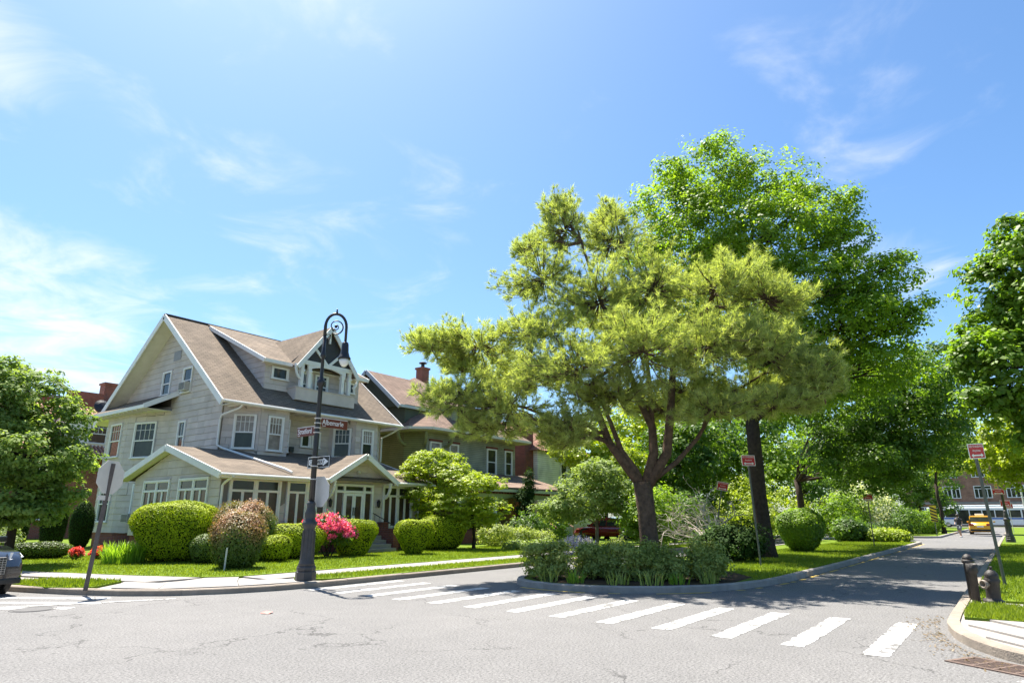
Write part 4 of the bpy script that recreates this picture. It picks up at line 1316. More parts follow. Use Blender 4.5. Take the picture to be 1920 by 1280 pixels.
def strappy(name, label, cx, cy, r, n, h, m, seed, cat='plant', z0=KZ, group=None, wid=.02):
    """a clump of long arching blades"""
    rng = np.random.default_rng(seed)
    root = thing(name, label, cat, (cx, cy, z0), group=group)
    a = rng.uniform(0, 2 * math.pi, n); rr = r * np.sqrt(rng.random(n)) * .75
    bx = cx + np.cos(a) * rr; by = cy + np.sin(a) * rr
    yaw = a + rng.normal(size=n) * .8; ln = h * rng.uniform(.6, 1.15, n); lean = rng.uniform(.15, .75, n)
    V = np.empty((n, 7, 3)); w = wid * rng.uniform(.7, 1.3, n)
    dx, dy = np.cos(yaw), np.sin(yaw); sx, sy = -dy, dx
    for k, (t, ww) in enumerate(((0, 1), (.45, .9), (.8, .6))):
        out = lean * ln * t ** 1.7 * .9; z = ln * (t - .35 * lean * t ** 2.4)
        V[:, 2 * k] = np.stack([bx + dx * out + sx * w * ww, by + dy * out + sy * w * ww, z0 + z], 1)
        V[:, 2 * k + 1] = np.stack([bx + dx * out - sx * w * ww, by + dy * out - sy * w * ww, z0 + z], 1)
    t = 1.0; out = lean * ln * .9; z = ln * (1 - .35 * lean)
    V[:, 6] = np.stack([bx + dx * out, by + dy * out, z0 + z], 1)
    base = np.arange(n)[:, None] * 7
    F = np.concatenate([base + np.array([0, 1, 3, 2]), base + np.array([2, 3, 5, 4]), base + np.array([4, 5, 6, 6])]).astype(np.int32)
    me_v = V.reshape(-1, 3)
    # the tips are triangles: build as two arrays joined
    Fq = F[:2 * n]; Ft = F[2 * n:, :3]
    allq = np.concatenate([Fq, np.concatenate([Ft, Ft[:, 2:3]], 1)])
    o = MB(); o.v = [tuple(p) for p in me_v]; o.f = [tuple(q) for q in Fq.tolist()] + [tuple(q) for q in Ft.tolist()]
    ob = o.build('blades', m, root)
    at = ob.data.attributes.new('var', 'FLOAT', 'FACE')
    at.data.foreach_set('value', np.tile(rng.random(n), 3).astype(np.float32))
    return root


def flowers(root, C, rad, n, size, m, seed, name='blossom'):
    rng = np.random.default_rng(seed)
    k = rng.integers(0, len(C), n)
    P = C[k] + rng.normal(size=(n, 3)) * rad
    V, F = leaves(P, rng.normal(size=(n, 3)) + np.array([-.3, -.5, .6]), size, size * .8, rng)
    return npmesh(name, V, F, m, root, rng.random(n))


def in_poly(P, poly):
    x, y = P[:, 0], P[:, 1]; ins = np.zeros(len(P), bool)
    n = len(poly)
    for i in range(n):
        x0, y0 = poly[i]; x1, y1 = poly[(i + 1) % n]
        c = ((y0 > y) != (y1 > y)) & (x < (x1 - x0) * (y - y0) / (y1 - y0 + 1e-12) + x0)
        ins ^= c
    return ins


def grass(name, label, poly, z, dens, hh, seed, wid=.012):
    rng = np.random.default_rng(seed)
    pa = np.array(poly); lo, hi = pa.min(0), pa.max(0)
    n = int((hi - lo).prod() * dens)
    P = lo + rng.random((n, 2)) * (hi - lo)
    P = P[in_poly(P, poly)]; n = len(P)
    yaw = rng.uniform(0, 2 * math.pi, n); h = hh * rng.uniform(.45, 1.3, n)
    lean = rng.normal(size=(n, 2)) * .35 * h[:, None]
    w = wid * rng.uniform(.7, 1.4, n)
    V = np.empty((n, 3, 3)); z = z - .004
    V[:, 0] = np.stack([P[:, 0] + np.cos(yaw) * w, P[:, 1] + np.sin(yaw) * w, np.full(n, z)], 1)
    V[:, 1] = np.stack([P[:, 0] - np.cos(yaw) * w, P[:, 1] - np.sin(yaw) * w, np.full(n, z)], 1)
    V[:, 2] = np.stack([P[:, 0] + lean[:, 0], P[:, 1] + lean[:, 1], z + h], 1)
    cl = .5 + .25 * np.sin(P[:, 0] * 1.7 + .6 * np.sin(P[:, 1] * 1.1)) * np.sin(P[:, 1] * 2.3) + .25 * np.sin(P[:, 0] * .53 + P[:, 1] * .81)
    ob = npmesh(name, V.reshape(-1, 3), np.arange(3 * n).reshape(n, 3), M_grass, None, np.clip(.62 * cl + .38 * rng.random(n), 0, 1))
    return tag(ob, label, 'grass', kind='stuff')


# ------------------------------------------------------------------ leaf colours
L_oak = leafmat('oak_leaf', (.085, .16, .016), (.27, .38, .04), .54)
L_dark = leafmat('shade_tree_leaf', (.05, .11, .018), (.14, .225, .035), .48)
L_pine = leafmat('pine_needle', (.18, .235, .075), (.50, .54, .22), .44, .6, .25)
L_right = leafmat('street_tree_leaf', (.07, .145, .015), (.22, .33, .035), .52)
L_yell = leafmat('yellow_green_leaf', (.20, .27, .02), (.36, .42, .045), .45)
L_left = leafmat('corner_tree_leaf', (.09, .16, .035), (.28, .36, .11), .45, .65, .2)
L_hedge = leafmat('privet_leaf', (.11, .18, .005), (.50, .57, .012), .16, .6, .2)
L_yew = leafmat('yew_leaf', (.06, .105, .015), (.14, .20, .028), .25)
L_brown = leafmat('browned_yew', (.095, .15, .025), (.40, .20, .11), .25)
L_rose = leafmat('rose_leaf', (.14, .19, .045), (.42, .47, .145), .38, .6, .3)
L_grey = leafmat('pale_shrub_leaf', (.13, .19, .05), (.29, .36, .12), .4, .6, .3)
L_pink = leafmat('pink_blossom', (.74, .05, .26), (.9, .24, .5), .3)
L_lav = leafmat('lavender_blossom', (.30, .26, .48), (.50, .46, .66), .3)
L_wht = leafmat('white_blossom', (.55, .56, .42), (.75, .75, .62), .3)
L_redf = leafmat('red_blossom', (.6, .03, .05), (.8, .12, .12), .3)
L_blade = leafmat('lily_blade', (.13, .25, .02), (.26, .38, .05), .4)
L_arb = leafmat('arborvitae_leaf', (.018, .045, .010), (.05, .095, .018), .2, .75, .12)

# ------------------------------------------------------------------ trees
# pine on the island: forked trunk, long limbs, plumes of needles
PINE_LOBES = [(16.4, 10.6, 11.5, .53, .64), (17.7, 9.2, 11.4, .72, .5), (15.9, 11.4, 10.1, .53, .39), (14.3, 12.5, 6.0, .9, .45), (16.5, 10.3, 10.7, 1.06, 1.23), (17.7, 9.2, 10.5, 1.42, 1.07), (15.7, 10.7, 8.9, 1.52, 1.01), (16.2, 9.0, 7.9, 1.77, 1.29), (17.8, 7.9, 8.5, 1.84, 1.17), (17.5, 5.9, 8.0, 1.71, 0.93), (17.9, 4.6, 7.5, 1.2, 0.9), (14.7, 10.4, 6.8, 1.41, 0.94), (14.1, 11.9, 6.5, 1.43, 0.8), (13.2, 13.0, 6.5, 0.87, 0.47), (13.0, 11.7, 4.8, 1.18, 0.74), (13.9, 10.6, 4.6, 1.47, 0.88), (14.5, 8.8, 5.6, 1.74, 1.16), (15.3, 7.3, 5.9, 1.57, 1.15), (16.4, 6.0, 6.0, 1.58, 1.01), (17.4, 4.7, 5.9, 1.58, 0.86), (18.1, 3.7, 5.4, 0.86, 0.64), (14.8, 9.4, 4.0, 1.02, 0.58), (16.4, 8.6, 5.0, 1.54, 0.77), (18.6, 7.4, 5.3, 1.63, 0.65), (19.1, 5.8, 5.2, 1.43, 0.55), (18.5, 4.4, 4.8, 0.88, 0.44), (16.6, 5.9, 4.4, 1.3, 0.43), (17.6, 4.7, 4.5, 1.2, 0.42), (18.6, 8.2, 4.9, 1.3, 0.45), (15.2, 9.6, 3.7, .9, 0.33), (14.1, 11.2, 4.1, 1.22, 0.5), (18.2, 3.5, 5.0, .66, 0.44), (18.9, 9.2, 8.0, 2.15, 1.8), (20.4, 6.9, 7.2, 2.11, 1.41), (17.1, 12.1, 6.2, 2.15, 1.25)]
PINE_LIMBS = [[(17.09, 8.3, 2.4), (16.83, 8.81, 3.21), (16.68, 9.1, 3.67), (16.53, 9.37, 4.62), (16.05, 10.16, 5.77), (15.13, 11.49, 6.45), (14.09, 12.74, 6.6)],
              [(17.09, 8.3, 2.45), (17.0, 8.49, 2.9), (16.84, 8.8, 3.43), (16.5, 8.9, 4.14), (15.8, 8.9, 5.0), (14.8, 9.2, 5.4)],
              [(17.12, 8.23, 2.4), (17.24, 7.98, 3.34), (17.5, 8.1, 4.11), (17.5, 8.5, 5.06), (17.2, 8.9, 6.72), (16.8, 9.4, 8.47), (16.4, 9.92, 11.0)],
              [(17.14, 8.21, 2.4), (17.39, 7.65, 3.33), (17.47, 7.46, 4.71), (17.53, 7.33, 5.97), (17.77, 6.72, 7.07), (18.05, 5.93, 8.16)],
              [(17.16, 8.16, 2.5), (17.6, 7.46, 3.1), (18.0, 6.95, 3.77), (18.2, 6.32, 4.81), (18.42, 5.02, 5.5), (18.3, 3.83, 5.5)],
              [(17.5, 8.1, 4.11), (17.9, 8.3, 5.7), (18.0, 8.5, 8.06), (17.7, 8.9, 10.6)],
              [(16.68, 9.1, 3.67), (16.2, 9.92, 4.15), (15.0, 11.0, 4.7), (13.4, 11.9, 4.9)]]
pine = thing('pine_tree', 'forked pine with pale feathery needles on the tip of the traffic island', 'tree', (17.15, 8.2, .1))
MB().tube([(17.15, 8.18, .05), (17.14, 8.19, .3), (17.13, 8.21, .86), (17.12, 8.25, 1.72), (17.09, 8.3, 2.55)], [.38, .30, .26, .245, .265], 14).build('trunk', M_bark, pine, smooth=True)


def pine_crown():
    rng = np.random.default_rng(31)
    mb = MB()
    nodes = []
    for k, l in enumerate(PINE_LIMBS):
        n = len(l)
        r0 = (.165, .125, .16, .17, .085, .09, .075)[k]
        mb.tube(l, [r0 * (1 - .82 * i / (n - 1)) for i in range(n)], 10)
        for i in range(2, n):
            for t in (0, .33, .66):
                a = np.array(l[i - 1]) * (1 - t) + np.array(l[i]) * t
                nodes.append(a)
    nodes = np.array(nodes)
    lob = np.array(PINE_LOBES)
    tips = []; dirs = []
    for li, l in enumerate(lob):
        c = l[:3]
        # bough from the nearest lower limb node to the lobe
        dd = np.linalg.norm(nodes - c, axis=1) + np.maximum(nodes[:, 2] - c[2], 0) * 3
        s = nodes[np.argmin(dd)]
        mb.tube(curve_pts(s, c, 6, .04, rng), [.07, .06, .05, .042, .034, .026], 7)
        nb = int(24 + 21 * l[3])
        for b in range(nb):
            d = unit(rng.normal(size=3)); d[2] = d[2] * .8 + .12
            outw = unit(np.append(c[:2] - np.array([17.2, 8.2]), .1)); d = unit(d + outw * .35)
            tip = c + d * np.array([l[3], l[3], l[4]]) * rng.uniform(.45, 1.22)
            st = c + (tip - c) * rng.uniform(0, .25) - np.array([0, 0, .15]) * rng.random()
            path = np.array(curve_pts(st, tip, 5, -.06, rng, .1)); path[-1, 2] += .08
            mb.tube([tuple(p) for p in path], [.022, .018, .014, .01, .006], 4, False)
            # side twigs carrying tufts
            L = np.linalg.norm(tip - st)
            nt = max(5, int(L / .105))
            for j in range(nt):
                t = .25 + .75 * (j + rng.random()) / nt
                k = min(int(t * 4), 3); f = t * 4 - k
                p = path[k] * (1 - f) + path[k + 1] * f
                bd = unit(path[min(k + 1, 4)] - path[k])
                sd = unit(np.cross(bd, rng.normal(size=3)))
                ln = rng.uniform(.10, .42) * (1.15 - .6 * t)
                q = p + (sd * .75 + bd * .6 + np.array([0, 0, .25])) * ln
                tips.append(q); dirs.append(unit(sd * .5 + bd * .7 + np.array([0, 0, .45])))
                if ln > .25:
                    tips.append((p + q) / 2); dirs.append(dirs[-1])
            tips.append(tip); dirs.append(unit(d + np.array([0, 0, .4])))
    mb.build('branches', M_bark, pine, smooth=True)
    T = np.array(tips); D = np.array(dirs); n = len(T)
    per = 23
    ti = np.repeat(np.arange(n), per)
    nd = unit(D[ti] * .9 + unit(rng.normal(size=(n * per, 3))) * .8 + np.array([0, 0, -.12]))
    ln = rng.uniform(.11, .22, (n * per, 1))
    base = T[ti] - D[ti] * rng.uniform(0, .1, (n * per, 1))
    side = unit(np.cross(nd, rng.normal(size=(n * per, 3)))) * .0075
    V = np.empty((n * per, 3, 3), np.float32)
    V[:, 0] = base + side; V[:, 1] = base - side; V[:, 2] = base + nd * ln
    tv = rng.random(n)
    # needle tone varies at random from tuft to tuft
    npmesh('needles', V.reshape(-1, 3), np.arange(n * per * 3).reshape(-1, 3), L_pine, pine, np.clip(.6 * tv[ti] + .4 * rng.random(n * per), 0, 1))
    # hanging brown cones in clusters
    mbc = MB()
    for k in range(46):
        q = T[rng.integers(n)] + np.array([0, 0, -.06])
        mbc.lathe([(.008, 0), (.022, -.03), (.02, -.09), (.006, -.14)], 6, tuple(q))
    c = mbc.build('cones', mat('pine_cone', (.12, .06, .035), (.08, .04, .025), 20, .9), pine); c['kind'] = 'stuff'
    return n


pine_crown()

OAK = [(25.7, 8.2, 16.2, 2.13, 1.42), (25.0, 10.3, 14.9, 1.67, 1.43), (26.8, 6.3, 15.5, 2.09, 1.28), (26.6, 4.5, 13.8, 1.53, 1.1), (24.2, 8.2, 13.0, 2.41, 1.75), (24.8, 5.9, 12.3, 2.32, 1.48), (26.7, 3.9, 12.3, 1.49, 1.28), (26.3, 3.5, 10.2, 1.84, 1.23), (26.9, 2.1, 10.8, 0.71, 0.61), (25.9, 2.7, 8.9, 1.56, 0.97), (24.5, 5.1, 9.8, 2.19, 1.4), (25.6, 4.4, 8.3, 2.2, 1.0), (26.9, 2.2, 8.6, 0.89, 0.6), (27.4, 7.9, 10.8, 2.81, 2.34), (26.5, 10.5, 13.2, 2.22, 2.22), (27.4, 5.9, 8.3, 3.06, 1.31), (26.8, 3.7, 7.0, 2.21, 1.0), (26.7, 11.3, 10.3, 2.45, 2.45), (27.2, 6.6, 6.2, 1.93, 0.8), (27.3, 9.7, 6.4, 1.85, 0.9)]
tree('oak_tree', 'tall bright green oak with a dark straight trunk behind the pine', (26.0, 7.75, .1), 5.2, .29, OAK, 4300, 30, .40, .135, .085, L_oak, M_barkd, 41, shell=.45, branches=14)
tree('island_tree', 'dark leafy tree further along the island, its boughs reaching over the road', (40.8, 9.9, .1), 3.6, .2,
     [(32.5, 5.9, 7.1, 2.98, 1.74), (35.8, 3.6, 7.8, 2.61, 1.56), (37.9, 2.1, 8.8, 1.61, 1.35), (35.5, 5.8, 5.1, 2.37, 1.1), (37.8, 3.7, 6.0, 2.7, 1.62), (39.9, 2.1, 6.9, 1.39, 1.67), (41.9, 2.5, 4.9, 1.44, 1.15), (39.7, 5.3, 6.9, 3.2, 2.33), (34.5, 6.0, 4.2, 2.4, .8), (36.8, 4.4, 4.6, 2.2, 1.0), (37.7, 5.6, 3.4, 2.0, .7)], 2500, 28, .46, .165, .105, L_dark, M_barkd, 43)
tree('street_tree', 'broad-leaved street tree reaching into the right edge, large bright leaves', (24.0, -4.6, .1), 3.2, .2,
     [(22.0, -.5, 7.6, .95, 1.4), (22.0, -1.2, 9.0, .8, .95), (21.5, .1, 6.0, .7, 1.05), (21.0, -.5, 5.4, 1.0, 1.26), (21.0, .1, 4.5, .85, .6), (21.9, -1.5, 6.7, 1.2, 1.75), (21.0, -1.4, 4.5, 1.1, 1.0), (22.9, -2.2, 9.4, .95, .95), (23.5, -3.6, 7.5, 2.0, 2.2), (24.5, -5, 9, 2, 1.8), (21.2, -.75, 3.7, .6, .7)], 1750, 28, .28, .14, .10, L_right, M_barkd, 44)
tree('verge_tree', 'smaller yellowish street tree further down the right verge', (44.5, -2.4, .1), 2.4, .14,
     [(44.0, .1, 4.6, 1.44, 1.44), (42.0, -.8, 6.1, 1.38, 1.65), (44.0, -.9, 4.0, 1.13, 1.3), (44.0, -1.7, 5.6, 1.69, 2.26)], 700, 24, .35, .19, .13, L_yell, M_barkd, 45)
tree('locust_tree', 'thin yellow-green tree over the far end of the island road', (72, 5.4, .1), 4.5, .15,
     [(69.9, 3.0, 8.9, 1.91, 1.91), (70.0, 2.5, 7.0, 1.89, 1.65), (71.9, 4.4, 7.2, 1.97, 1.97)], 520, 22, .5, .22, .15, L_yell, M_barkd, 46, shell=.25)
tree('corner_tree', 'dense bushy green tree on the lawn left of the grey house', (7.2, 25.2, .12), 1.3, .14,
     [(7.0, 25.0, 5.4, 1.22, .96), (6.2, 25.2, 5.0, 1.02, 1.02), (7.9, 24.8, 4.6, .98, .8), (6.9, 24.0, 3.5, 1.48, .99), (8.1, 24.2, 3.4, .73, .69), (6.9, 24.5, 2.4, 1.16, .6), (8.0, 24.7, 2.4, .95, .55), (5.9, 25.3, 4.0, 1.33, 1.49), (6.3, 25.7, 6.1, .88, .61), (7.2, 25.6, 3.6, 1.5, 1.5), (6.6, 24.3, 1.7, 1.0, .45), (7.6, 24.4, 1.75, .9, .4), (5.6, 24.6, 2.0, 1.0, .7)], 1500, 28, .27, .13, .085, L_left, M_barkd, 47, up=.8)
tree('dogwood_tree', 'yellow-green dogwood with tiered boughs nearest the porch corner', (24.3, 23.4, .12), 1.3, .08,
     [(23.6, 23.0, 4.3, 1.35, .6), (23.0, 23.7, 3.6, .8, .6), (23.7, 21.6, 3.6, 1.17, .6), (23.5, 23.2, 2.6, 1.33, .7), (24.0, 24.0, 1.8, .81, .6)], 620, 26, .26, .13, .085, L_yell, M_barkd, 48, up=1.2, flat=.35)
tree('dogwood_tree', 'low spreading yellow-green dogwood in front of the green porch', (23.9, 20.4, .12), 1.0, .08,
     [(23.4, 20.3, 3.1, 1.39, .55), (24.0, 19.6, 2.0, 1.05, .6), (23.1, 20.7, 2.2, 1.25, .6), (23.6, 20.1, 1.5, 1.12, .45)], 560, 26, .25, .12, .08, L_yell, M_barkd, 49, up=1.2, flat=.35)
tree('viburnum', 'pale green viburnum tree behind the pine trunk over the red car', (30.0, 17.3, .12), 1.2, .1,
     [(29.2, 17.4, 2.6, 1.92, 1.2), (31.0, 16.3, 2.5, 1.12, 1.2), (28.6, 18.3, 1.9, 1.36, .7), (29.6, 16.8, 3.7, 1.51, .83)], 800, 26, .3, .14, .10, L_grey, M_barkg, 50, up=.8)
tree('maple_tree', 'bright yellow-green maple in front of the white house', (40.2, 22.4, .12), 2.6, .14,
     [(39.6, 22.6, 4.2, 1.4, 1.3), (39.6, 23.4, 6.3, 2.27, 1.89), (40.7, 21.5, 5.5, 1.87, 1.49)], 760, 24, .45, .20, .14, L_yell, M_barkd, 51)
for i, (nm, lab, b, th, lobes, lm) in enumerate([
    ('yard_tree', 'green yard tree behind the bare shrub', (45, 19, .12), 2.2, [(44.1, 19.0, 5.6, 2.68, 2.3), (46.8, 17.6, 6.9, 3.17, 2.38), (43.6, 20.2, 3.4, 2.28, 1.9), (42.6, 17.5, 2.1, 2.15, 1.3)], L_dark),
    ('yard_tree', 'dark yard tree just left of the oak trunk', (53, 15.8, .12), 2.4, [(52.5, 16.4, 5.2, 2.97, 2.54), (54.1, 14.3, 6.0, 2.98, 2.13), (49.4, 16.1, 2.5, 2.38, 1.59), (58.5, 15.5, 9.0, 3.65, 2.74)], L_oak),
    ('yard_tree', 'leafy yard tree to the right of the oak trunk, above the bright shrubs', (68, 14.5, .12), 2.6, [(68.5, 15.2, 6.5, 3.63, 2.59), (71.2, 13.0, 6.5, 3.64, 2.6), (64.2, 15.4, 3.9, 2.45, 1.96), (66.7, 14.2, 3.9, 2.48, 1.99)], L_dark),
    ('far_island_tree', 'far shade tree on the second island', (86, 8.4, .12), 2.6, [(84.5, 9.0, 5.5, 2.97, 2.97), (89.7, 6.9, 5.6, 2.6, 3.09), (84.3, 10.9, 6.7, 3.62, 3.02), (84.6, 8.4, 2.8, 2.92, 2.2)], L_dark),
    ('backyard_tree', 'tree top showing over the roof ridge of the grey house', (27.5, 52, .12), 8, [(27.3, 52, 14.6, 2.0, 1.7), (29, 53, 13.6, 1.8, 1.6), (25.6, 52, 13.4, 1.5, 1.2)], L_left),
    ('backdrop_tree', 'yellow-green tree filling the gap between the pine limbs', (50, 25, .12), 4, [(45.9, 24.5, 8.4, 3.3, 2.5), (49.1, 22.5, 9.5, 3.9, 2.6), (46.6, 23.2, 4.9, 3.3, 2.1), (52, 20.5, 9.3, 3.6, 2.7)], L_yell),
    ('backdrop_tree', 'dark broad tree behind the bare shrub and the oak trunk', (56, 18, .12), 4, [(55.6, 17.4, 9.0, 3.7, 2.7), (52.8, 18.8, 5.2, 3.5, 2.2), (55, 20, 3.2, 3.5, 2.5)], L_dark),
    ('distant_tree', 'hazy far tree at the very end of the island', (108, 12, .12), 4, [(108, 12, 8, 5, 4.2), (104, 15, 6, 4, 3.5), (100, 17, 8, 5, 4.5)], L_oak),
    ('distant_tree', 'far tree standing among the yards beyond the white house', (75, 27, .12), 4, [(75, 27, 8, 5, 4), (66, 26, 7, 4, 3.6), (60, 25, 8, 4, 4)], L_dark)]):
    tree(nm, lab, b, th, .2, lobes, 620, 24, .62, .27, .18, lm, M_barkd, 60 + i)

# ------------------------------------------------------------------ clipped hedges and shrubs before the house
clipped('privet_hedge', 'largest clipped hedge, tall yellow-green block at the porch corner', 11.3, 23.0, 1.36, 1.15, 2.0, L_hedge, 1, 26000, e=4.4, taper=.62, rz=-.75)
clipped('yew_bush', 'rounded yew with reddish top between the tall hedge and the porch', 13.0, 21.7, 1.15, 1.0, 1.95, L_brown, 2, 17000, e=2.5, taper=.9, rough=.06, shaggy=.16, tips=.62, rz=.6)
clipped('browned_bush', 'round browned bush standing alone at the lawn edge beside the stake', 10.95, 18.55, .78, .72, 1.58, L_brown, 3, 17000, e=2.7, taper=.82, rough=.05, shaggy=.14, tips=.58, rz=.9)
clipped('yew_hedge', 'low dark green hedge at the foot of the tall privet', 11.55, 21.2, .62, .55, .95, L_yew, 4, 9000, e=2.8, taper=.9)
clipped('box_bush', 'small green bush right behind the browned bush', 13.35, 20.2, .48, .5, .9, L_hedge, 6, 6500, e=2.6, taper=.9)
clipped('privet_hedge', 'wide flat-domed yellow-green hedge left of the pink rhododendron', 14.7, 21.1, 1.05, .85, 1.26, L_hedge, 5, 15000, e=3.2, taper=.78, rz=-.5)
clipped('box_hedge', 'square-topped hedge left of the entrance steps', 17.2, 20.9, .88, .7, 1.38, L_hedge, 8, 15000, e=6.5, taper=.58, rz=-.5)
clipped('box_hedge', 'cone-footed flat-topped hedge right of the entrance steps', 19.35, 19.75, .74, .66, 1.36, L_hedge, 9, 13000, e=6.5, taper=.42, rz=-.5)
clipped('privet_hedge', 'rounded yellow-green hedge furthest right under the porch window', 22.5, 21.2, 1.15, .9, 1.55, L_hedge, 10, 15000, e=3.3, taper=.8, rz=-.5)
clipped('privet_hedge', 'dim low hedge hidden between the porch and the rounded hedge', 22.2, 22.6, .7, .6, 1.45, L_yew, 11, 7000, e=3, taper=.9)
st = MB().tube([(10.3, 18.0, .1), (10.33, 18.02, .75)], .025, 6).build('garden_stake', M_alu)
tag(st, 'thin grey stake in the lawn by the browned bush', 'stake')
rh = shrub('rhododendron', 'bright pink flowering rhododendron behind the lamp post', (16.0, 20.9, KZ), [(15.8, 20.9, 1.2, .75, .58), (16.3, 20.7, .95, .65, .55), (15.5, 21.1, 1.25, .5, .4)], 150, 26, .22, .11, .045, L_dark, 70, cat='shrub')
rng_ = np.random.default_rng(71)
d_ = unit(rng_.normal(size=(210, 3))); d_[:, 2] = np.abs(d_[:, 2]) * .9 - .15
Cf = np.concatenate([np.array([15.8, 20.9, 1.2]) + d_[:110] * np.array([.78, .78, .62]), np.array([16.3, 20.7, .95]) + d_[110:] * np.array([.68, .68, .58])])
flowers(rh, Cf, .055, 5200, .075, L_pink, 72)
strappy('daylily_clump', 'arching bright green daylily clump beside the tall hedge', 9.9, 23.4, .85, 420, .75, L_blade, 73)
for (x, y, r, sd) in ((10.2, 26.2, .26, 74), (9.6, 26.5, .2, 75)):
    s_ = shrub('azalea', 'low red azalea left of the daylily clump' if sd == 74 else 'tiny red azalea nearest the sign post', (x, y, KZ), [(x, y, .32, r, .2)], 40, 24, .1, .06, .03, L_dark, sd, stems=3)
    d_ = unit(rng_.normal(size=(60, 3))); d_[:, 2] = np.abs(d_[:, 2])
    flowers(s_, np.array([x, y, .32]) + d_ * np.array([r, r, .22]), .03, 700, .06, L_redf, sd + 20)
clipped('yew_hedge', 'low dark hedge under the bushy left tree', 9.0, 28.4, 1.1, .6, .62, L_yew, 12, 8000, e=2.6, taper=.95, rz=-.4)
for i, (x, y, h) in enumerate(((7.9, 31.5, 2.2), (9.4, 32.6, 2.2), (11.0, 33.3, 2.25), (12.5, 34.5, 2.2), (6.3, 31, 2.2))):
    clipped('arborvitae', ('dark columnar arborvitae, second from the left behind the corner tree', 'dark columnar arborvitae, middle of the row behind the corner tree', 'dark columnar arborvitae, second from the grey house', 'dark columnar arborvitae standing next to the grey house', 'dark columnar arborvitae at the left end of the row')[i], x, y, .5, .5, h, L_arb, 80 + i, 7000, e=2.4, taper=.95, group='arborvitae row behind the corner tree')
shrub('pale_shrub', 'pale green shrub between the arborvitae columns', (8.6, 30.5, KZ), [(8.6, 30.5, .7, .5, .6)], 90, 22, .2, .10, .06, L_grey, 90)
shrub('pale_shrub', 'pale yellow shrub beside the parked car', (6.0, 28.5, KZ), [(6.0, 28.5, .7, .5, .6)], 90, 22, .2, .10, .06, L_yell, 91)
shrub('foundation_shrub', 'dark mixed shrubs at the green porch steps', (27.5, 21.5, KZ), [(27, 21.5, .7, 1.0, .6), (28.6, 21.2, .6, .9, .5), (30.2, 21, .5, .9, .4)], 300, 24, .25, .11, .07, L_rose, 92)
shrub('foundation_shrub', 'dense dark shrubs under the green porch railing', (32.5, 22.5, KZ), [(31.5, 22.8, 1.0, 1.2, .9), (33.8, 22.6, 1.1, 1.1, 1.0)], 300, 24, .28, .12, .08, L_dark, 93)
shrub('climbing_vine', 'dark vine climbing at the right end of the green porch', (33.2, 24.2, KZ), [(33.0, 24.2, 2.0, .6, 1.3), (33.6, 24.2, 3.4, .4, 1.2)], 200, 22, .25, .12, .08, L_arb, 94)
shrub('groundcover', 'pale hostas along the edge of the neighbour lawn', (25.5, 18.2, KZ), [(25, 18.6, .3, .9, .22), (26.8, 18.4, .3, .9, .22), (28.3, 18.0, .3, .8, .25)], 160, 20, .2, .14, .09, L_grey, 95)

# ------------------------------------------------------------------ island planting
ROSE = [((14.1, 9.6), .75, 'rose bush at the left tip of the island bed'), ((14.75, 8.55), .62, 'rose bush right of the island tip, before the lavender'), ((15.0, 7.7), .72, 'rose bush in the middle of the bed in front of the pine trunk'),
        ((15.35, 6.95), .72, 'rose bush right of the pine trunk'), ((15.95, 6.25), .68, 'rose bush at the right end of the island bed'), ((15.8, 8.9), .7, 'rose bush behind the others, left of the pine trunk')]
for i, ((x, y), r, lab) in enumerate(ROSE):
    rr = random.Random(i * 3 + 1)
    shrub('rose_bush', lab, (x, y, .11), [(x, y, .42, r * .9, .32)] + [(x + rr.uniform(-.6, .6) * r, y + rr.uniform(-.6, .6) * r, rr.uniform(.45, .88), r * rr.uniform(.25, .45), rr.uniform(.12, .24)) for _ in range(6)], 330, 22, .15, .062, .042, L_rose, 100 + i, group='rose bushes on the island', stems=9)
for i, (x, y) in enumerate(((13.5, 9.0), (13.55, 8.3), (13.7, 7.55), (14.1, 6.85), (14.6, 6.3), (15.2, 5.85))):
    strappy('iris_clump', ('iris blades at the left tip of the kerb', 'iris blades second from the left along the kerb', 'iris blades third from the left along the kerb', 'iris blades third from the right along the kerb', 'iris blades second from the right along the kerb', 'iris blades at the right end of the bed')[i], x + random.uniform(-.05, .1), y + random.uniform(-.15, .15), random.uniform(.28, .42), random.randint(25, 60), random.uniform(.26, .44), L_blade if i in (1, 4) else L_rose, 110 + i, z0=.115, group='iris blades along the island kerb', wid=.013)
cat_ = shrub('catmint', 'lavender-flowered catmint behind the left rose bush', (15.9, 10.0, .11), [(15.9, 10.0, .5, .5, .35), (16.5, 9.8, .5, .45, .35)], 90, 20, .14, .05, .025, L_grey, 120, stems=4)
d_ = unit(rng_.normal(size=(160, 3))); d_[:, 2] = np.abs(d_[:, 2])
flowers(cat_, np.array([16.1, 9.95, .6]) + d_ * np.array([.8, .6, .42]), .04, 2600, .04, L_lav, 121)
shrub('dark_bush', 'dark dense bush between the pine and the oak trunk', (23.0, 7.95, .11), [(23.0, 7.95, .75, 1.05, .62), (23.3, 7.6, .85, .9, .6), (22.7, 8.5, .6, .8, .5)], 420, 26, .24, .10, .065, L_arb, 130, stems=8)
clipped('round_bush', 'round green bush on the island lawn right of the oak', 31.6, 7.75, 1.05, 1.0, 1.85, L_oak, 131, 14000, Lf=.11, Wf=.07, e=2.1, taper=.7, rough=.04, z0=.11, shaggy=.12)
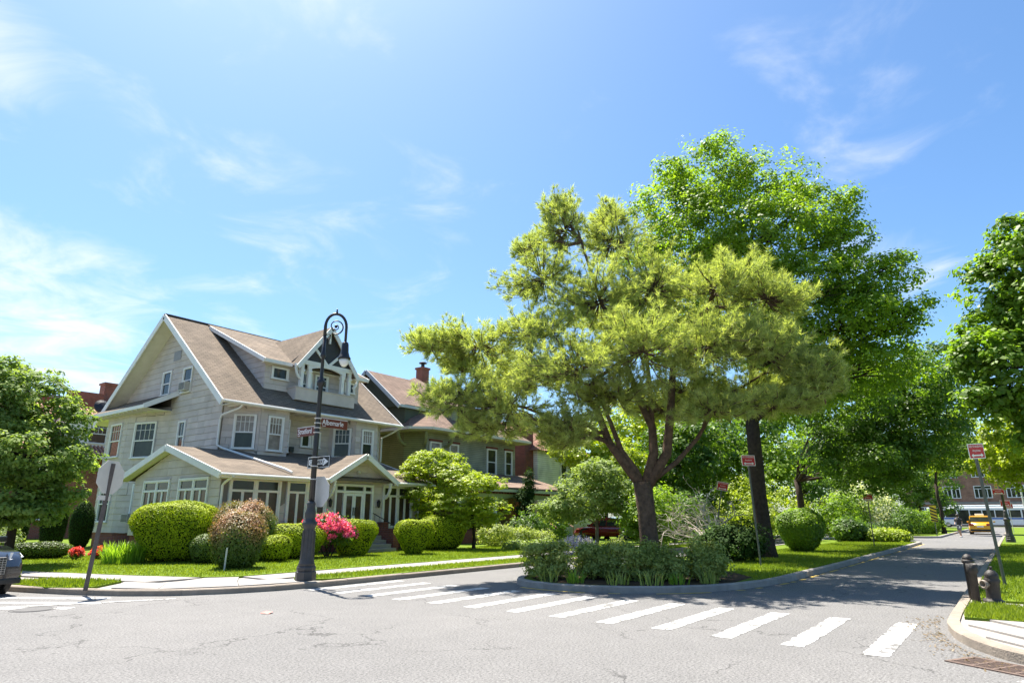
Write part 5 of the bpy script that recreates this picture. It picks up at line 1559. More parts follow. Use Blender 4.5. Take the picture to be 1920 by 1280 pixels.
for i, (nm, lab, b, lobes, lm) in enumerate([
    ('bright_shrub', 'sunlit yellow-green shrub mass behind the round bush', (44, 12.6, .12), [(42, 13.3, 1.8, 2.0, 1.5), (45, 12, 2.0, 2.0, 1.7), (44, 14, 2.6, 2, 1.8)], L_yell),
    ('bright_shrub', 'tall bright green shrub left of the white-flowering bush', (50, 10.0, .12), [(49, 9.6, 1.7, 1.5, 1.5), (51.5, 9.4, 1.8, 1.6, 1.6)], L_oak),
    ('island_shrub', 'dark bushes at the end of the first island', (46.5, 8.6, .12), [(46.0, 8.4, .8, 1.0, .7), (47.2, 7.6, .6, .8, .5)], L_dark),
    ('low_hedge', 'low pale flowering hedge at the end of the first island', (47.0, 6.6, .12), [(46.2, 6.8, .45, .7, .35), (47.2, 6.3, .45, .7, .32), (46.6, 5.9, .4, .6, .28)], L_yell),
    ('far_shrub', 'round green shrub beside the pedestrian on the second island', (70, 7.0, .12), [(69, 7.2, 1.1, 1.4, 1.0), (72, 6.5, 1.1, 1.3, 1.0)], L_oak),
    ('far_shrub', 'dark shrub at the tip of the second island', (62, 8, .12), [(62.5, 8.2, .9, 1.5, .8), (64, 7.6, 1.3, 1.6, 1.2)], L_dark),
    ('yard_shrub', 'dark shrub mass behind the red car', (36, 16.8, .12), [(35.5, 17.2, 1.4, 1.6, 1.2), (33.5, 15.4, 1.1, 1.3, .9), (38, 15.8, 1.6, 1.6, 1.4)], L_dark),
    ('yard_shrub', 'leafy green shrubs between the pine and the bare shrub', (30, 13.9, .12), [(29.5, 14.2, 1.5, 1.2, 1.3), (31, 14.6, 1.8, 1.4, 1.5)], L_oak)]):
    shrub(nm, lab, b, lobes, 420, 24, .34, .15, .10, lm, 140 + i)
wf = shrub('flowering_bush', 'white-flowering bush behind the red sign on the island', (54, 9.2, .12), [(53, 9.4, 2.6, 2.0, 1.2), (55.5, 8.6, 2.4, 1.9, 1.2), (52, 9.9, 1.6, 1.4, 1.0)], 420, 22, .34, .16, .11, L_grey, 150)
d_ = unit(rng_.normal(size=(200, 3)))
flowers(wf, np.array([53.8, 9.1, 2.5]) + d_ * np.array([2.6, 2.0, 1.3]), .2, 2600, .14, L_wht, 151)


def bare_shrub():
    rng = np.random.default_rng(160)
    root = thing('bare_shrub', 'leafless pale twisted shrub left of the oak trunk', 'shrub', (25.4, 9.3, .11))
    mb = MB()

    def grow(p, d, L, r, depth):
        n = 4; pts = [p]; q = p
        for i in range(n):
            d = unit(d + rng.normal(size=3) * .28)
            q = q + d * L / n; pts.append(q)
        mb.tube([tuple(x) for x in pts], [r * (1 - .45 * i / n) for i in range(n + 1)], 5, False)
        if depth:
            for k in range(rng.integers(2, 4)):
                dd = unit(d + rng.normal(size=3) * .85); dd[2] = abs(dd[2]) * .5 - .02
                grow(pts[rng.integers(2, n + 1)], unit(dd), L * rng.uniform(.55, .8), r * .55, depth - 1)
    for k in range(5):
        a = 2 * math.pi * k / 5 + .4
        grow(np.array([25.4, 9.3, .1]), unit(np.array([math.cos(a) * .5, math.sin(a) * .6, 1.0])), 1.75, .06, 4)
    mb.build('branches', mat('bare_pale_wood', (.46, .40, .33), (.32, .27, .22), 6, .9), root)


bare_shrub()

# ------------------------------------------------------------------ grass blades
grass('lawn_grass', 'mown grass of the corner house lawn', [(9.6, 16.1), (12.2, 16.15), (33, 16), (33, 21), (14, 22.5), (12, 27), (8.5, 34), (3.6, 34), (6.95, 22.3), (7.85, 19.3), (8.7, 17.0), (9.05, 16.5)], KZ + .015, 330, .055, 1)
grass('verge_grass', 'grass strip along the kerb by the lamp post', [(10.35, 14.65), (10.1, 14.3), (10.65, 13.8), (11.4, 13.55), (40, 13.55), (40, 14.72), (11.2, 14.8)], KZ + .012, 500, .065, 2)
grass('verge_grass', 'small grass patch at the foot of the leaning stop sign', verge_b, KZ + .012, 900, .075, 3)
grass('verge_grass', 'grass square in front of the hydrant on the right', [(12.45, .86), (14.3, .88), (14.3, -1.3), (12.45, -1.3)], KZ + .02, 1900, .075, 4, .009)
grass('verge_grass', 'grass behind the hydrant along the right kerb', [(15.2, .88), (45, .86), (45, -3), (15.2, -1.5)], KZ + .02, 420, .07, 5)
grass('island_grass', 'grass on the island around the oak', [(16.5, 5.2), (18.3, 5.05), (47, 5), (47, 8.5), (20, 9.5), (18.8, 6.6), (17.5, 5.6)], .11, 420, .07, 6)

# ------------------------------------------------------------------ lettering


def text(body, size, m, parent, mat4, align='LEFT', ext=.002, xs=1.0):
    cu = bpy.data.curves.new('lettering', 'FONT')
    cu.body = body; cu.size = size; cu.align_x = align; cu.extrude = ext
    cu.materials.append(m)
    cu.resolution_u = 3
    tmp = bpy.data.objects.new('lettering_curve', cu)
    COL.objects.link(tmp)
    me = bpy.data.meshes.new_from_object(tmp.evaluated_get(bpy.context.evaluated_depsgraph_get()))
    bpy.data.objects.remove(tmp)
    me.name = 'lettering'
    o = bpy.data.objects.new('lettering', me)
    o.matrix_basis = mat4 @ Matrix.Diagonal((xs, 1, 1, 1))
    return link(o, parent)


def plate_matrix(p, d, up=(0, 0, 1)):
    """local x along d, local y up, z out of the plate towards the reader"""
    d = Vector(d).normalized(); up = Vector(up).normalized()
    n = d.cross(up).normalized(); up = n.cross(d)
    M = Matrix.Identity(4)
    for i in range(3):
        M[i][0] = d[i]; M[i][1] = up[i]; M[i][2] = n[i]; M[i][3] = p[i]
    return M


def lbuild(mb, name, m, parent, M4, bevel=0):
    """mesh drawn in a plate frame"""
    mb.v = [tuple(M4 @ Vector(v)) for v in mb.v]
    return mb.build(name, m, parent, bevel=bevel)


# ------------------------------------------------------------------ lamp posts


def lamp_post(x, y, label, arm, z0=.125, group='bishop crook lamp posts'):
    root = thing('street_lamp', label, 'street lamp', (x, y, z0), group=group)
    a = Vector((arm[0], arm[1], 0)).normalized()
    c = (x, y, z0)
    MB().lathe([(0.245, 0), (0.245, .2), (0.215, .22), (0.228, .25), (0.228, .3), (0.206, .34)], 8, c).build('plinth', M_iron, root)
    prof = [(0.206, .34), (0.185, .4), (0.155, .55), (0.142, .8), (0.136, 1.18), (0.146, 1.22), (0.176, 1.27), (0.182, 1.31), (0.172, 1.35), (0.142, 1.38), (0.120, 1.43), (0.129, 1.5), (0.133, 1.56), (0.107, 1.66), (0.095, 1.72), (0.107, 1.78), (0.086, 1.84)]
    MB().lathe(prof, 16, c).build('base', M_iron, root, smooth=True)
    m = MB()
    for k in range(8):
        t = 2 * math.pi * k / 8
        m.tube([(x + .146 * math.cos(t), y + .146 * math.sin(t), z0 + .5), (x + .136 * math.cos(t), y + .136 * math.sin(t), z0 + 1.15)], .022, 5)
    m.build('flute', M_iron, root)
    MB().lathe([(0.073, 1.84), (0.064, 3.2), (0.057, 4.7), (0.065, 4.72), (0.107, 4.80), (0.112, 4.85), (0.069, 4.92), (0.045, 5.0), (0.041, 5.5), (0.073, 5.53), (0.073, 5.58), (0.047, 5.64), (0.043, 6.1)], 12, c).build('shaft', M_black, root, smooth=True)
    # crook
    top = Vector((x, y, z0 + 6.08)); r = .27
    pts = [tuple(top)]
    for k in range(13):
        t = math.pi * (1 - k / 12)
        pts.append(tuple(top + a * (r + r * math.cos(t)) + Vector((0, 0, .28 + .36 * math.sin(t)))))
    pts.append(tuple(top + a * 2 * r + Vector((0, 0, -.1))))
    MB().tube(pts, [.043] * 2 + [.038] * 12 + [.035], 9).build('crook', M_black, root, smooth=True)
    sp = []
    for k in range(30):
        t = -1.9 + k * .33; rr = .22 - .0062 * k
        sp.append(tuple(top + a * (r + rr * math.cos(t)) + Vector((0, 0, .29 + rr * math.sin(t)))))
    m = MB().tube(sp, [.022 - .0004 * k for k in range(30)], 6)
    m.lathe([(0.004, -.05), (0.039, -.02), (0.043, .02), (0.004, .05)], 8, tuple(top + a * r + Vector((0, 0, .29))))
    sp = [tuple(top + a * (.09 + .065 * math.cos(t * .5)) + Vector((0, 0, .0 + .065 * math.sin(t * .5)))) for t in range(0, 13)]
    m.tube(sp, .014, 6)
    for k in (4, 9, 14): m.lathe([(0.003, -.03), (0.022, 0), (0.003, .04)], 6, sp[0] if False else tuple(Vector(pts[1 + k % 12])))
    m.lathe([(0.026, 0), (0.034, .03), (0.017, .06), (0.026, .09), (0.004, .13)], 8, tuple(top + a * r + Vector((0, 0, .66))))
    m.build('scroll', M_black, root, smooth=True)
    lc = top + a * 2 * r + Vector((0, 0, -.1))
    MB().lathe([(0.028, .02), (0.040, -.02), (0.080, -.04), (0.092, -.1), (0.104, -.3), (0.140, -.42), (0.168, -.46), (0.168, -.49), (0.136, -.5)], 16, tuple(lc)).build('lamp_hood', M_black, root, smooth=True)
    MB().lathe([(0.132, -.5), (0.128, -.56), (0.096, -.64), (0.048, -.69), (0.004, -.7)], 16, tuple(lc)).build('globe', mat('lamp_globe', (.78, .78, .75), (.74, .74, .7), 3, .15), root, smooth=True)
    return root


LX, LY = 10.0, 13.82
LAMP = lamp_post(LX, LY, 'black bishop crook lamp post on the corner carrying the street signs', (.8, -.6))
lamp_post(49.3, .45, 'black bishop crook lamp post far down the right verge', (0, 1))


def street_sign(name, label, p, d, L, h, word, small, facing=None):
    """p = pole-side lower corner, plate runs along d from its left edge (reading order)"""
    M4 = plate_matrix(p, d)
    root = thing(name, label, 'street sign', tuple(p))
    lbuild(MB().box(0, L, 0, h, -.006, .006), 'plate', M_brown, root, M4, .004)
    lbuild(MB().box(0, L, h + .001, h + .022, -.009, .009), 'top_rail', M_alu, root, M4)
    text(word, h * .86, M_wht, root, M4 @ Matrix.Translation((.03, h * .30, .008)), xs=.84 if len(word) > 8 else .8)
    text(small, h * .22, M_wht, root, M4 @ Matrix.Translation((.035, h * .08, .008)))
    return root


street_sign('street_name_sign', 'brown street sign reading Stratford left of the lamp post', (LX, LY + .84, 3.60), (0, -1, 0), .74, .225, 'Stratford', 'Road')
street_sign('street_name_sign', 'brown street sign reading Albemarle right of the lamp post', (LX + .1, LY, 3.82), (1, 0, 0), .84, .225, 'Albemarle', 'Road')
# one-way sign, mounted behind the post
M4 = plate_matrix((LX + .12, LY + .45, 2.78), (0, -1, 0))
ow = thing('one_way_sign', 'black and white one way arrow sign on the lamp post', 'traffic sign', (LX + .12, LY, 2.78))
lbuild(MB().box(0, .9, 0, .30, -.005, .005), 'plate', M_blk, ow, M4, .003)
lbuild(MB().add([(.012, .012, .007), (.888, .012, .007), (.888, .288, .007), (.012, .288, .007), (.026, .026, .007), (.874, .026, .007), (.874, .274, .007), (.026, .274, .007)],
                [(0, 1, 5, 4), (1, 2, 6, 5), (2, 3, 7, 6), (3, 0, 4, 7)]), 'border', M_wht, ow, M4)
lbuild(MB().add([(.06, .085, .008), (.64, .085, .008), (.64, .045, .008), (.85, .15, .008), (.64, .255, .008), (.64, .215, .008), (.06, .215, .008)], [(0, 1, 2, 3, 4, 5, 6)]), 'arrow', M_wht, ow, M4)
text('ONE WAY', .13, M_blk, ow, M4 @ Matrix.Translation((.09, .105, .010)))
for zz in (1.9, 2.5, 2.82, 3.04, 3.66, 3.78, 3.9, 4.02): MB().lathe([(.086, -.012), (.09, 0), (.086, .012)], 12, (LX, LY, zz)).build('clamp_band', M_alu, LAMP)


def stop_sign(label, c, d, r, name='stop_sign', post=None):
    """octagon seen from its bare metal back; d = direction of the plate, reader side away from the camera"""
    M4 = plate_matrix(c, d)
    root = thing(name, label, 'traffic sign', post[0] if post else c)
    oc = [(r * math.cos(R(22.5 + 45 * k)), r * math.sin(R(22.5 + 45 * k))) for k in range(8)]
    lbuild(MB().prism(oc, -.003, .003), 'plate', M_alu, root, M4)
    lbuild(MB().add([(x * .985, y * .985, .0045) for x, y in oc], [tuple(range(8))]), 'red_face', M_red, root, M4)
    lbuild(MB().add([(x * .985, y * .985, .006) for x, y in oc] + [(x * .94, y * .94, .006) for x, y in oc], [(k, (k + 1) % 8, 8 + (k + 1) % 8, 8 + k) for k in range(8)]), 'border', M_wht, root, M4)
    text('STOP', r * .78, M_wht, root, M4 @ Matrix.Translation((0, -r * .27, .008)), 'CENTER')
    return root, M4


stop_sign('bare back of a stop sign mounted on the lamp post', (LX + .16, LY - .08, 2.2), (0, 1, 0), .40)
# leaning stop sign on its own post at the corner
b0 = Vector((6.02, 15.85, .1)); tp = Vector((6.16, 15.8, 2.86))
root, M4 = stop_sign('grey back of a stop sign on a leaning brown post at the left corner', tp - Vector((.01, -.03, .42)), (-.91, -.41, .05), .385, post=(tuple(b0),))
ax = (tp - b0).normalized()
tq = b0 + (tp - b0) * .955
m = MB().beam(b0, tq, .035, .085).beam(b0 + Vector((0, -.021, 0)), tq + Vector((0, -.021, 0)), .012, .03)
m.build('post', M_rustp, root)
lbuild(MB().box(-.1, .24, -.50, -.40, -.004, .004), 'lower_plate', M_alu, root, M4)


def no_standing(label, base, top, d, w=.5, h=.34, post=True, back=False, pm=None, r=.028):
    base = Vector(base); top = Vector(top)
    up = (top - base).normalized()
    root = thing('no_standing_sign', label, 'parking sign', tuple(base), group='red no standing signs')
    if post:
        MB().tube([base - up * .05, top], r, 6).build('post', pm or M_galv, root)
    dv = Vector(d).normalized(); dv = (dv - up * dv.dot(up)).normalized()
    nrm = dv.cross(up)
    p = top - up * (h - .02) - dv * w * .5 + nrm * (r + .008)
    M4 = plate_matrix(p, dv, up)
    lbuild(MB().box(0, w, 0, h, -.003, .003), 'plate', M_alu if back else M_wht, root, M4)
    lbuild(MB().add([(.018, .018, .005), (w - .018, .018, .005), (w - .018, h - .018, .005), (.018, h - .018, .005)], [(0, 1, 2, 3)]), 'red_panel', M_red, root, M4)
    text('NO STANDING', w * .135, M_wht, root, M4 @ Matrix.Translation((w * .5, h * .75, .007)), 'CENTER', .0005, .95)
    text('Anytime', w * .15, M_wht, root, M4 @ Matrix.Translation((w * .5, h * .47, .007)), 'CENTER', .0005)
    y = h * .22
    lbuild(MB().add([(w * .12, y, .007), (w * .26, y + .045, .007), (w * .26, y + .015, .007), (w * .74, y + .015, .007), (w * .74, y + .045, .007), (w * .88, y, .007), (w * .74, y - .045, .007), (w * .74, y - .015, .007), (w * .26, y - .015, .007), (w * .26, y - .045, .007)],
                    [tuple(range(10))]), 'arrow', M_wht, root, M4)
    return root


no_standing('red no standing sign on a leaning dark post at the right edge', (18.5, .42, .13), (18.3, .52, 3.2), (.82, -.57, 0), r=.035)
no_standing('red no standing sign on a slim green post before the oak', (21.6, 6.6, .11), (21.65, 6.72, 3.52), (.79, -.62, 0))
no_standing('red no standing sign on a pale post further along the island', (38.6, 6.0, .11), (38.6, 6.0, 2.72), (.6, -.8, 0), h=.33, pm=M_rustp)
no_standing('red no standing sign half hidden in the bare shrub', (26.6, 10.0, .11), (26.6, 9.35, 2.95), (.79, -.62, 0))
no_standing('pale sign seen edge-on on a thin post behind the pine trunk', (33.3, 14.5, .11), (33.3, 14.75, 2.6), (.75, -.6, 0), w=.3, pm=M_rustp)
no_standing('red no standing sign strapped to the far lamp post', (49.1, .6, 2.5), (49.1, .6, 3.2), (.1, -1, 0), w=.6, post=False)
no_standing('red no standing sign right behind the far lamp post', (60, .45, .13), (60, .45, 2.75), (.1, -1, 0), w=.6, h=.45)
no_standing('farthest red no standing sign on the right verge', (76, .35, .13), (76, .35, 2.75), (.1, -1, 0), w=.6, h=.45, pm=M_alu)

# hazard marker at the tip of the second island
hm = thing('hazard_marker', 'yellow and black striped marker at the tip of the second island', 'traffic sign', (62.4, 4.2 + .9, .12))
M4 = plate_matrix((62.4, 5.4, 1.2), (0, -1, 0))
lbuild(MB().box(0, .45, 0, 1.25, -.01, .01), 'plate', mat('marker_yellow', (.78, .55, .03), (.7, .5, .03), 3, .5), hm, M4)
for k in range(5):
    y = .08 + .25 * k
    lbuild(MB().add([(0, y, .013), (.45, y - .2 if y > .25 else .0, .013), (.45, y - .08 if y > .25 else .1, .013), (0, y + .12 if y < 1.1 else 1.25, .013)], [(0, 1, 2, 3)]), 'stripe', M_blk, hm, M4)
MB().tube([(62.42, 5.18, .1), (62.42, 5.18, 1.3)], .035, 6).build('post', M_galv, hm)

# ------------------------------------------------------------------ hydrant and its guard posts
M_hyd = mat('hydrant_iron', (.04, .032, .028), (.02, .017, .015), 9, .6, .5, 30)


def tilt(ax, ay):
    return (Matrix.Rotation(ax, 3, 'X') @ Matrix.Rotation(ay, 3, 'Y'))


T3 = tilt(R(4), R(-6))
hy = thing('fire_hydrant', 'dark brown fire hydrant on the right verge behind the two posts', 'hydrant', (15.05, .55, .12))
c = (15.05, .55, .12)
MB().lathe([(.165, 0), (.165, .035), (.118, .05), (.11, .09), (.112, .33), (.122, .35), (.127, .38), (.114, .41), (.105, .43), (.112, .455), (.096, .5), (.06, .545), (.03, .56)], 16, c, T3).build('barrel', M_hyd, hy, smooth=True)
MB().lathe([(.027, .55), (.027, .61), (.018, .62)], 5, c, T3).build('operating_nut', M_hyd, hy)
o3 = Vector(c) + T3 @ Vector((0, 0, .31))
nd = Vector((-.75, .66, 0)).normalized()
q = nd.to_track_quat('Z', 'Y').to_matrix()
MB().lathe([(.05, .08), (.055, .15), (.075, .16), (.08, .2), (.06, .21), (.045, .20), (.042, .16)], 12, tuple(o3), q).build('nozzle', mat('nozzle_metal', (.26, .21, .17), (.18, .15, .12), 9, .5), hy, smooth=True)
q2 = Vector((.66, .75, 0)).to_track_quat('Z', 'Y').to_matrix()
MB().lathe([(.045, .09), (.05, .15), (.065, .155), (.065, .19), (.03, .2)], 10, tuple(o3), q2).build('side_cap', M_hyd, hy, smooth=True)
T4 = tilt(R(2), R(-7))
p1 = thing('guard_post', 'open-topped pipe post left of the hydrant', 'bollard', (14.85, .80, .12))
MB().lathe([(.066, 0), (.066, .5), (.088, .52), (.09, .66), (.075, .665), (.073, .58)], 16, (14.85, .80, .12), T4).build('pipe', M_hyd, p1, smooth=True)
MB().lathe([(.073, .58), (.02, .58)], 16, (14.85, .80, .12), T4).build('pipe_fill', M_soil, p1)
p2 = thing('guard_post', 'dome-capped post behind the pipe post beside the hydrant', 'bollard', (15.5, .86, .12))
MB().lathe([(.08, 0), (.08, .62), (.1, .64), (.102, .68), (.085, .70)], 16, (15.5, .86, .12), tilt(0, R(-3))).build('pipe', M_hyd, p2, smooth=True)
MB().lathe([(.085, .70), (.08, .735), (.056, .775), (.02, .795), (.004, .80)], 16, (15.5, .86, .12), tilt(0, R(-3))).build('dome_cap', M_hyd, p2, smooth=True)

# ------------------------------------------------------------------ storm drain, manhole, litter
dr = thing('storm_drain', 'rusty storm drain grate in the gutter at the right corner', 'drain', (8.95, .45, 0))
M_rust = mat('rusted_iron', (.17, .11, .085), (.10, .07, .055), 12, .8, .4, 40)
dd_ = Vector((-.42, -.75, 0)).normalized(); dn = Vector((.75, -.42, 0)).normalized()
o_ = Vector((9.42, .84, 0))


def dpt(a, b, z): return o_ + dd_ * a + dn * b * .8 + Vector((0, 0, z))


MB().add([dpt(-.02, -.02, .003), dpt(1.3, -.02, .003), dpt(1.3, .56, .003), dpt(-.02, .56, .003)], [(0, 1, 2, 3)]).build('painted_pit', M_blk, dr)  # flat black sheet: the dark below the grate is put in as colour
m = MB()
for (a0, a1, b0_, b1_) in ((-.06, 1.34, -.06, -.01), (-.06, 1.34, .55, .60), (-.06, -.01, -.01, .55), (1.29, 1.34, -.01, .55)):
    m.add([dpt(a0, b0_, 0), dpt(a1, b0_, 0), dpt(a1, b1_, 0), dpt(a0, b1_, 0), dpt(a0, b0_, .014), dpt(a1, b0_, .014), dpt(a1, b1_, .014), dpt(a0, b1_, .014)], [(4, 5, 6, 7), (0, 1, 5, 4), (1, 2, 6, 5), (2, 3, 7, 6), (3, 0, 4, 7)])
m.build('frame', M_rust, dr)
for k in range(9):
    b_ = .02 + k * .062
    MB().add([dpt(-.01, b_, 0), dpt(1.29, b_, 0), dpt(1.29, b_ + .024, 0), dpt(-.01, b_ + .024, 0), dpt(-.01, b_, .011), dpt(1.29, b_, .011), dpt(1.29, b_ + .024, .011), dpt(-.01, b_ + .024, .011)], [(4, 5, 6, 7), (0, 1, 5, 4), (1, 2, 6, 5), (2, 3, 7, 6), (3, 0, 4, 7)]).build('bar', M_rust, dr)
for k in range(5):
    a_ = .2 + k * .22
    MB().add([dpt(a_, -.01, .0), dpt(a_ + .03, -.01, .0), dpt(a_ + .03, .55, .0), dpt(a_, .55, .0), dpt(a_, -.01, .013), dpt(a_ + .03, -.01, .013), dpt(a_ + .03, .55, .013), dpt(a_, .55, .013)], [(4, 5, 6, 7), (0, 1, 5, 4), (1, 2, 6, 5), (2, 3, 7, 6), (3, 0, 4, 7)]).build('cross_bar', M_rust, dr)
mh = MB().lathe([(.36, 0), (.36, .006), (.33, .006), (.33, .003), (.30, .003), (.30, .008), (.02, .008)], 28, (4.62, 14.25, 0))
tag(mh.build('manhole_cover', mat('manhole_iron', (.09, .085, .085), (.06, .057, .057), 15, .7, .5, 40)), 'dark iron manhole cover by the left crosswalk', 'manhole')
lt = MB().add([(6.78, 10.50, .01), (6.84, 10.40, .006), (6.94, 10.42, .03), (6.98, 10.50, .008), (6.88, 10.56, .035), (6.8, 10.58, .008)], [(0, 1, 2, 4), (2, 3, 4), (0, 4, 5)])
tag(lt.build('crumpled_wrapper', mat('red_wrapper', (.5, .06, .05), (.6, .2, .16), 40, .6)), 'small crumpled red wrapper lying on the asphalt', 'litter')
rng_ = np.random.default_rng(5)
nl = 420
ang = rng_.uniform(0, 1, nl)
gx = 9.0 + ang * 4.2 + rng_.normal(size=nl) * .25; gy = np.interp(gx, [8.6, 9.5, 10.3, 11.2, 12.2, 14], [-.5, .25, .75, 1.02, 1.2, 1.2]) + np.abs(rng_.normal(size=nl)) * .22
V, F = leaves(np.stack([gx, gy, np.full(nl, .012)], 1), np.array([0, 0, 1]) + rng_.normal(size=(nl, 3)) * .25, .045, .022, rng_)
tag(npmesh('leaf_litter', V, F, leafmat('dry_leaf', (.13, .085, .045), (.24, .17, .09), .2), None, rng_.random(nl)), 'dry brown leaf litter along the right gutter', 'leaf litter', kind='stuff')

# ------------------------------------------------------------------ vehicles


def car(name, label, cat, loc, rz, paint, kind='sedan', Lc=4.6, Wc=1.8, Hc=1.45, group=None, taxi=False):
    """car along local +x (front); lofted body, cabin, glazing, wheels and lamps"""
    root = thing(name, label, cat, loc, rz, group)
    suv = kind == 'suv'
    hl = Lc / 2; hw = Wc / 2
    belt = Hc * (.60 if not suv else .62)
    hood = Hc * (.56 if not suv else .60)
    xs = [-hl, -hl + .08, -hl + .5, -hl * .45, 0, hl * .42, hl - .75, hl - .2, hl - .03, hl]
    ztop = [belt * .78, belt * (1.0 if suv else .97), belt * 1.0, belt, belt * .99, belt * .97, hood, hood * .88, hood * .72, hood * .6]
    wid = [.86, .93, .98, 1.0, 1.0, 1.0, .985, .93, .87, .83]
    zb = [.34, .26, .22, .2, .2, .2, .2, .22, .25, .3]
    V = []; n = 8
    for x, zt, w_, b in zip(xs, ztop, wid, zb):
        w_ *= hw
        prof = [(w_ * .90, b), (w_, b + .12), (w_ * 1.0, (b + zt) * .52), (w_ * .975, zt - .10), (w_ * .90, zt - .015)]
        ring = [(x, -y, z) for y, z in prof] + [(x, y, z) for y, z in prof[::-1]]
        V += ring
    n = 10; F = []
    for i in range(len(xs) - 1):
        for k in range(n):
            k2 = (k + 1) % n
            F.append((i * n + k, i * n + k2, (i + 1) * n + k2, (i + 1) * n + k))
    F.append(tuple(range(n))); F.append(tuple(range((len(xs) - 1) * n, len(xs) * n))[::-1])
    MB().add(V, F).build('body', paint, root, True, True)
    # cabin: roof and pillars
    if suv: cx = [-hl + .12, -hl + .45, -hl * .2, hl * .12, hl * .45]; cz = [belt - .02, Hc - .06, Hc, Hc - .02, belt - .02]
    else: cx = [-hl + .55, -hl * .42, -hl * .12, hl * .12, hl * .52]; cz = [belt - .02, Hc - .07, Hc, Hc - .03, belt - .02]
    cw = [.9, .78, .76, .77, .88]
    V = []
    for x, z, w_ in zip(cx, cz, cw):
        V += [(x, -hw * .9, belt - .04), (x, -hw * w_, z), (x, hw * w_, z), (x, hw * .9, belt - .04)]
    F = []
    for i in range(4):
        for k in range(3): F.append((i * 4 + k, i * 4 + k + 1, i * 4 + 5 + k, i * 4 + 4 + k))
    MB().add(V, F).build('cabin', paint, root, True)
    gl = M_glass
    def glassquad(pts, nm):
        c = Vector((0, 0, belt)); ps = [Vector(p) for p in pts]
        nn = (ps[1] - ps[0]).cross(ps[2] - ps[0]).normalized()
        if nn.dot(ps[0] - c) < 0: nn = -nn
        MB().ext([p + nn * .004 for p in ps], nn * .008).build(nm, gl, root, True)

    def lerp(a, b, t): return tuple(Vector(a) * (1 - t) + Vector(b) * t)
    for s in (-1, 1):
        for (i0, i1, t0, t1) in ((1, 2, -.55, .96), (2, 3, .04, .96), (3, 4, .04, .62)):
            A = (cx[i0], s * hw * .9, belt - .0); B = (cx[i1], s * hw * .9, belt); C_ = (cx[i1], s * hw * cw[i1], cz[i1] - .09); D = (cx[i0], s * hw * cw[i0], cz[i0] - .09)
            lo0, lo1 = lerp(A, B, t0), lerp(A, B, t1); hi0, hi1 = lerp(D, C_, max(t0, .04)), lerp(D, C_, min(t1, .9) if i1 < 4 else .22)
            glassquad([lo0, lo1, hi1, hi0], 'side_window')
    glassquad([lerp((cx[3], -hw * cw[3], cz[3]), (cx[4], -hw * .88, cz[4]), .1), lerp((cx[3], hw * cw[3], cz[3]), (cx[4], hw * .88, cz[4]), .1), lerp((cx[3], hw * cw[3] * .97, cz[3]), (cx[4], hw * .85, cz[4]), .94), lerp((cx[3], -hw * cw[3] * .97, cz[3]), (cx[4], -hw * .85, cz[4]), .94)], 'windscreen')
    glassquad([lerp((cx[1], -hw * .74, cz[1]), (cx[0], -hw * .82, cz[0]), .12), lerp((cx[1], hw * .74, cz[1]), (cx[0], hw * .82, cz[0]), .12), lerp((cx[1], hw * .74, cz[1]), (cx[0], hw * .8, cz[0]), .8), lerp((cx[1], -hw * .74, cz[1]), (cx[0], -hw * .8, cz[0]), .8)], 'rear_window')
    wr = .34 if not suv else .38
    for wx in (-hl + .82, hl - .88):
        for s in (-1, 1):
            q = Matrix.Rotation(R(90) * s, 3, 'X')
            wp = MB().lathe([(wr * .6, -.1), (wr * .95, -.1), (wr, -.06), (wr, .06), (wr * .95, .1), (wr * .6, .1)], 20, (wx, s * (hw - .12), wr), q).build('wheel', M_rubber, root, True, True)
            MB().lathe([(wr * .64, -.105), (wr * .5, -.09), (wr * .15, -.115), (.01, -.115)], 10, (wx, s * (hw - .12), wr), q).build('rim', M_chrome, wp, True)
            MB().lathe([(wr * 1.22, -.02), (wr * 1.22, .105), (wr * .9, .103)], 20, (wx, s * (hw - .12), wr), Matrix.Rotation(-R(90) * s, 3, 'X')).build('wheel_arch', M_blk, root, True)
    M_lens = mat('head_lamp', (.6, .62, .64), (.5, .52, .55), 6, .1, spec=.9); M_tail = mat('tail_lamp', (.45, .02, .015), (.35, .015, .012), 6, .15, spec=.8)
    for s in (-1, 1):
        MB().add([(hl - .02, s * hw * .55, hood * .72), (hl - .16, s * hw * .93, hood * .76), (hl - .36, s * hw * .965, hood * .84), (hl - .1, s * hw * .6, hood * .86)] + [(hl - .12, s * hw * .55, hood * .7), (hl - .3, s * hw * .88, hood * .72), (hl - .4, s * hw * .9, hood * .8), (hl - .3, s * hw * .55, hood * .82)],
                 [(0, 1, 2, 3), (0, 1, 5, 4), (1, 2, 6, 5), (2, 3, 7, 6), (3, 0, 4, 7)]).build('headlight', M_lens, root, True)
        MB().box(-hl - .012, -hl + .22, s * hw * .52 if s > 0 else -hw * .93, s * hw * .93 if s > 0 else -hw * .52, belt * .74, belt * .93).build('tail_light', M_tail, root, True)
        MB().box(hl * .40, hl * .40 + .14, s * (hw + .02) if s > 0 else -hw - .2, s * (hw + .2) if s > 0 else -hw - .02, belt + .0, belt + .13).build('mirror', paint, root, True, bevel=.02)
        MB().box(-hl * .02, hl * .06, s * hw * 1.0 - .01, s * hw * 1.0 + .015, belt * .78, belt * .81).build('door_handle', M_chrome, root, True)
    g = MB().box(hl - .06, hl + .012, -hw * .5, hw * .5, hood * .42, hood * .78).build('grille', M_blk, root, True, bevel=.03)
    m = MB()
    for k in range(7):
        z = hood * .45 + k * hood * .045
        m.box(hl + .012, hl + .02, -hw * .47, hw * .47, z, z + .008)
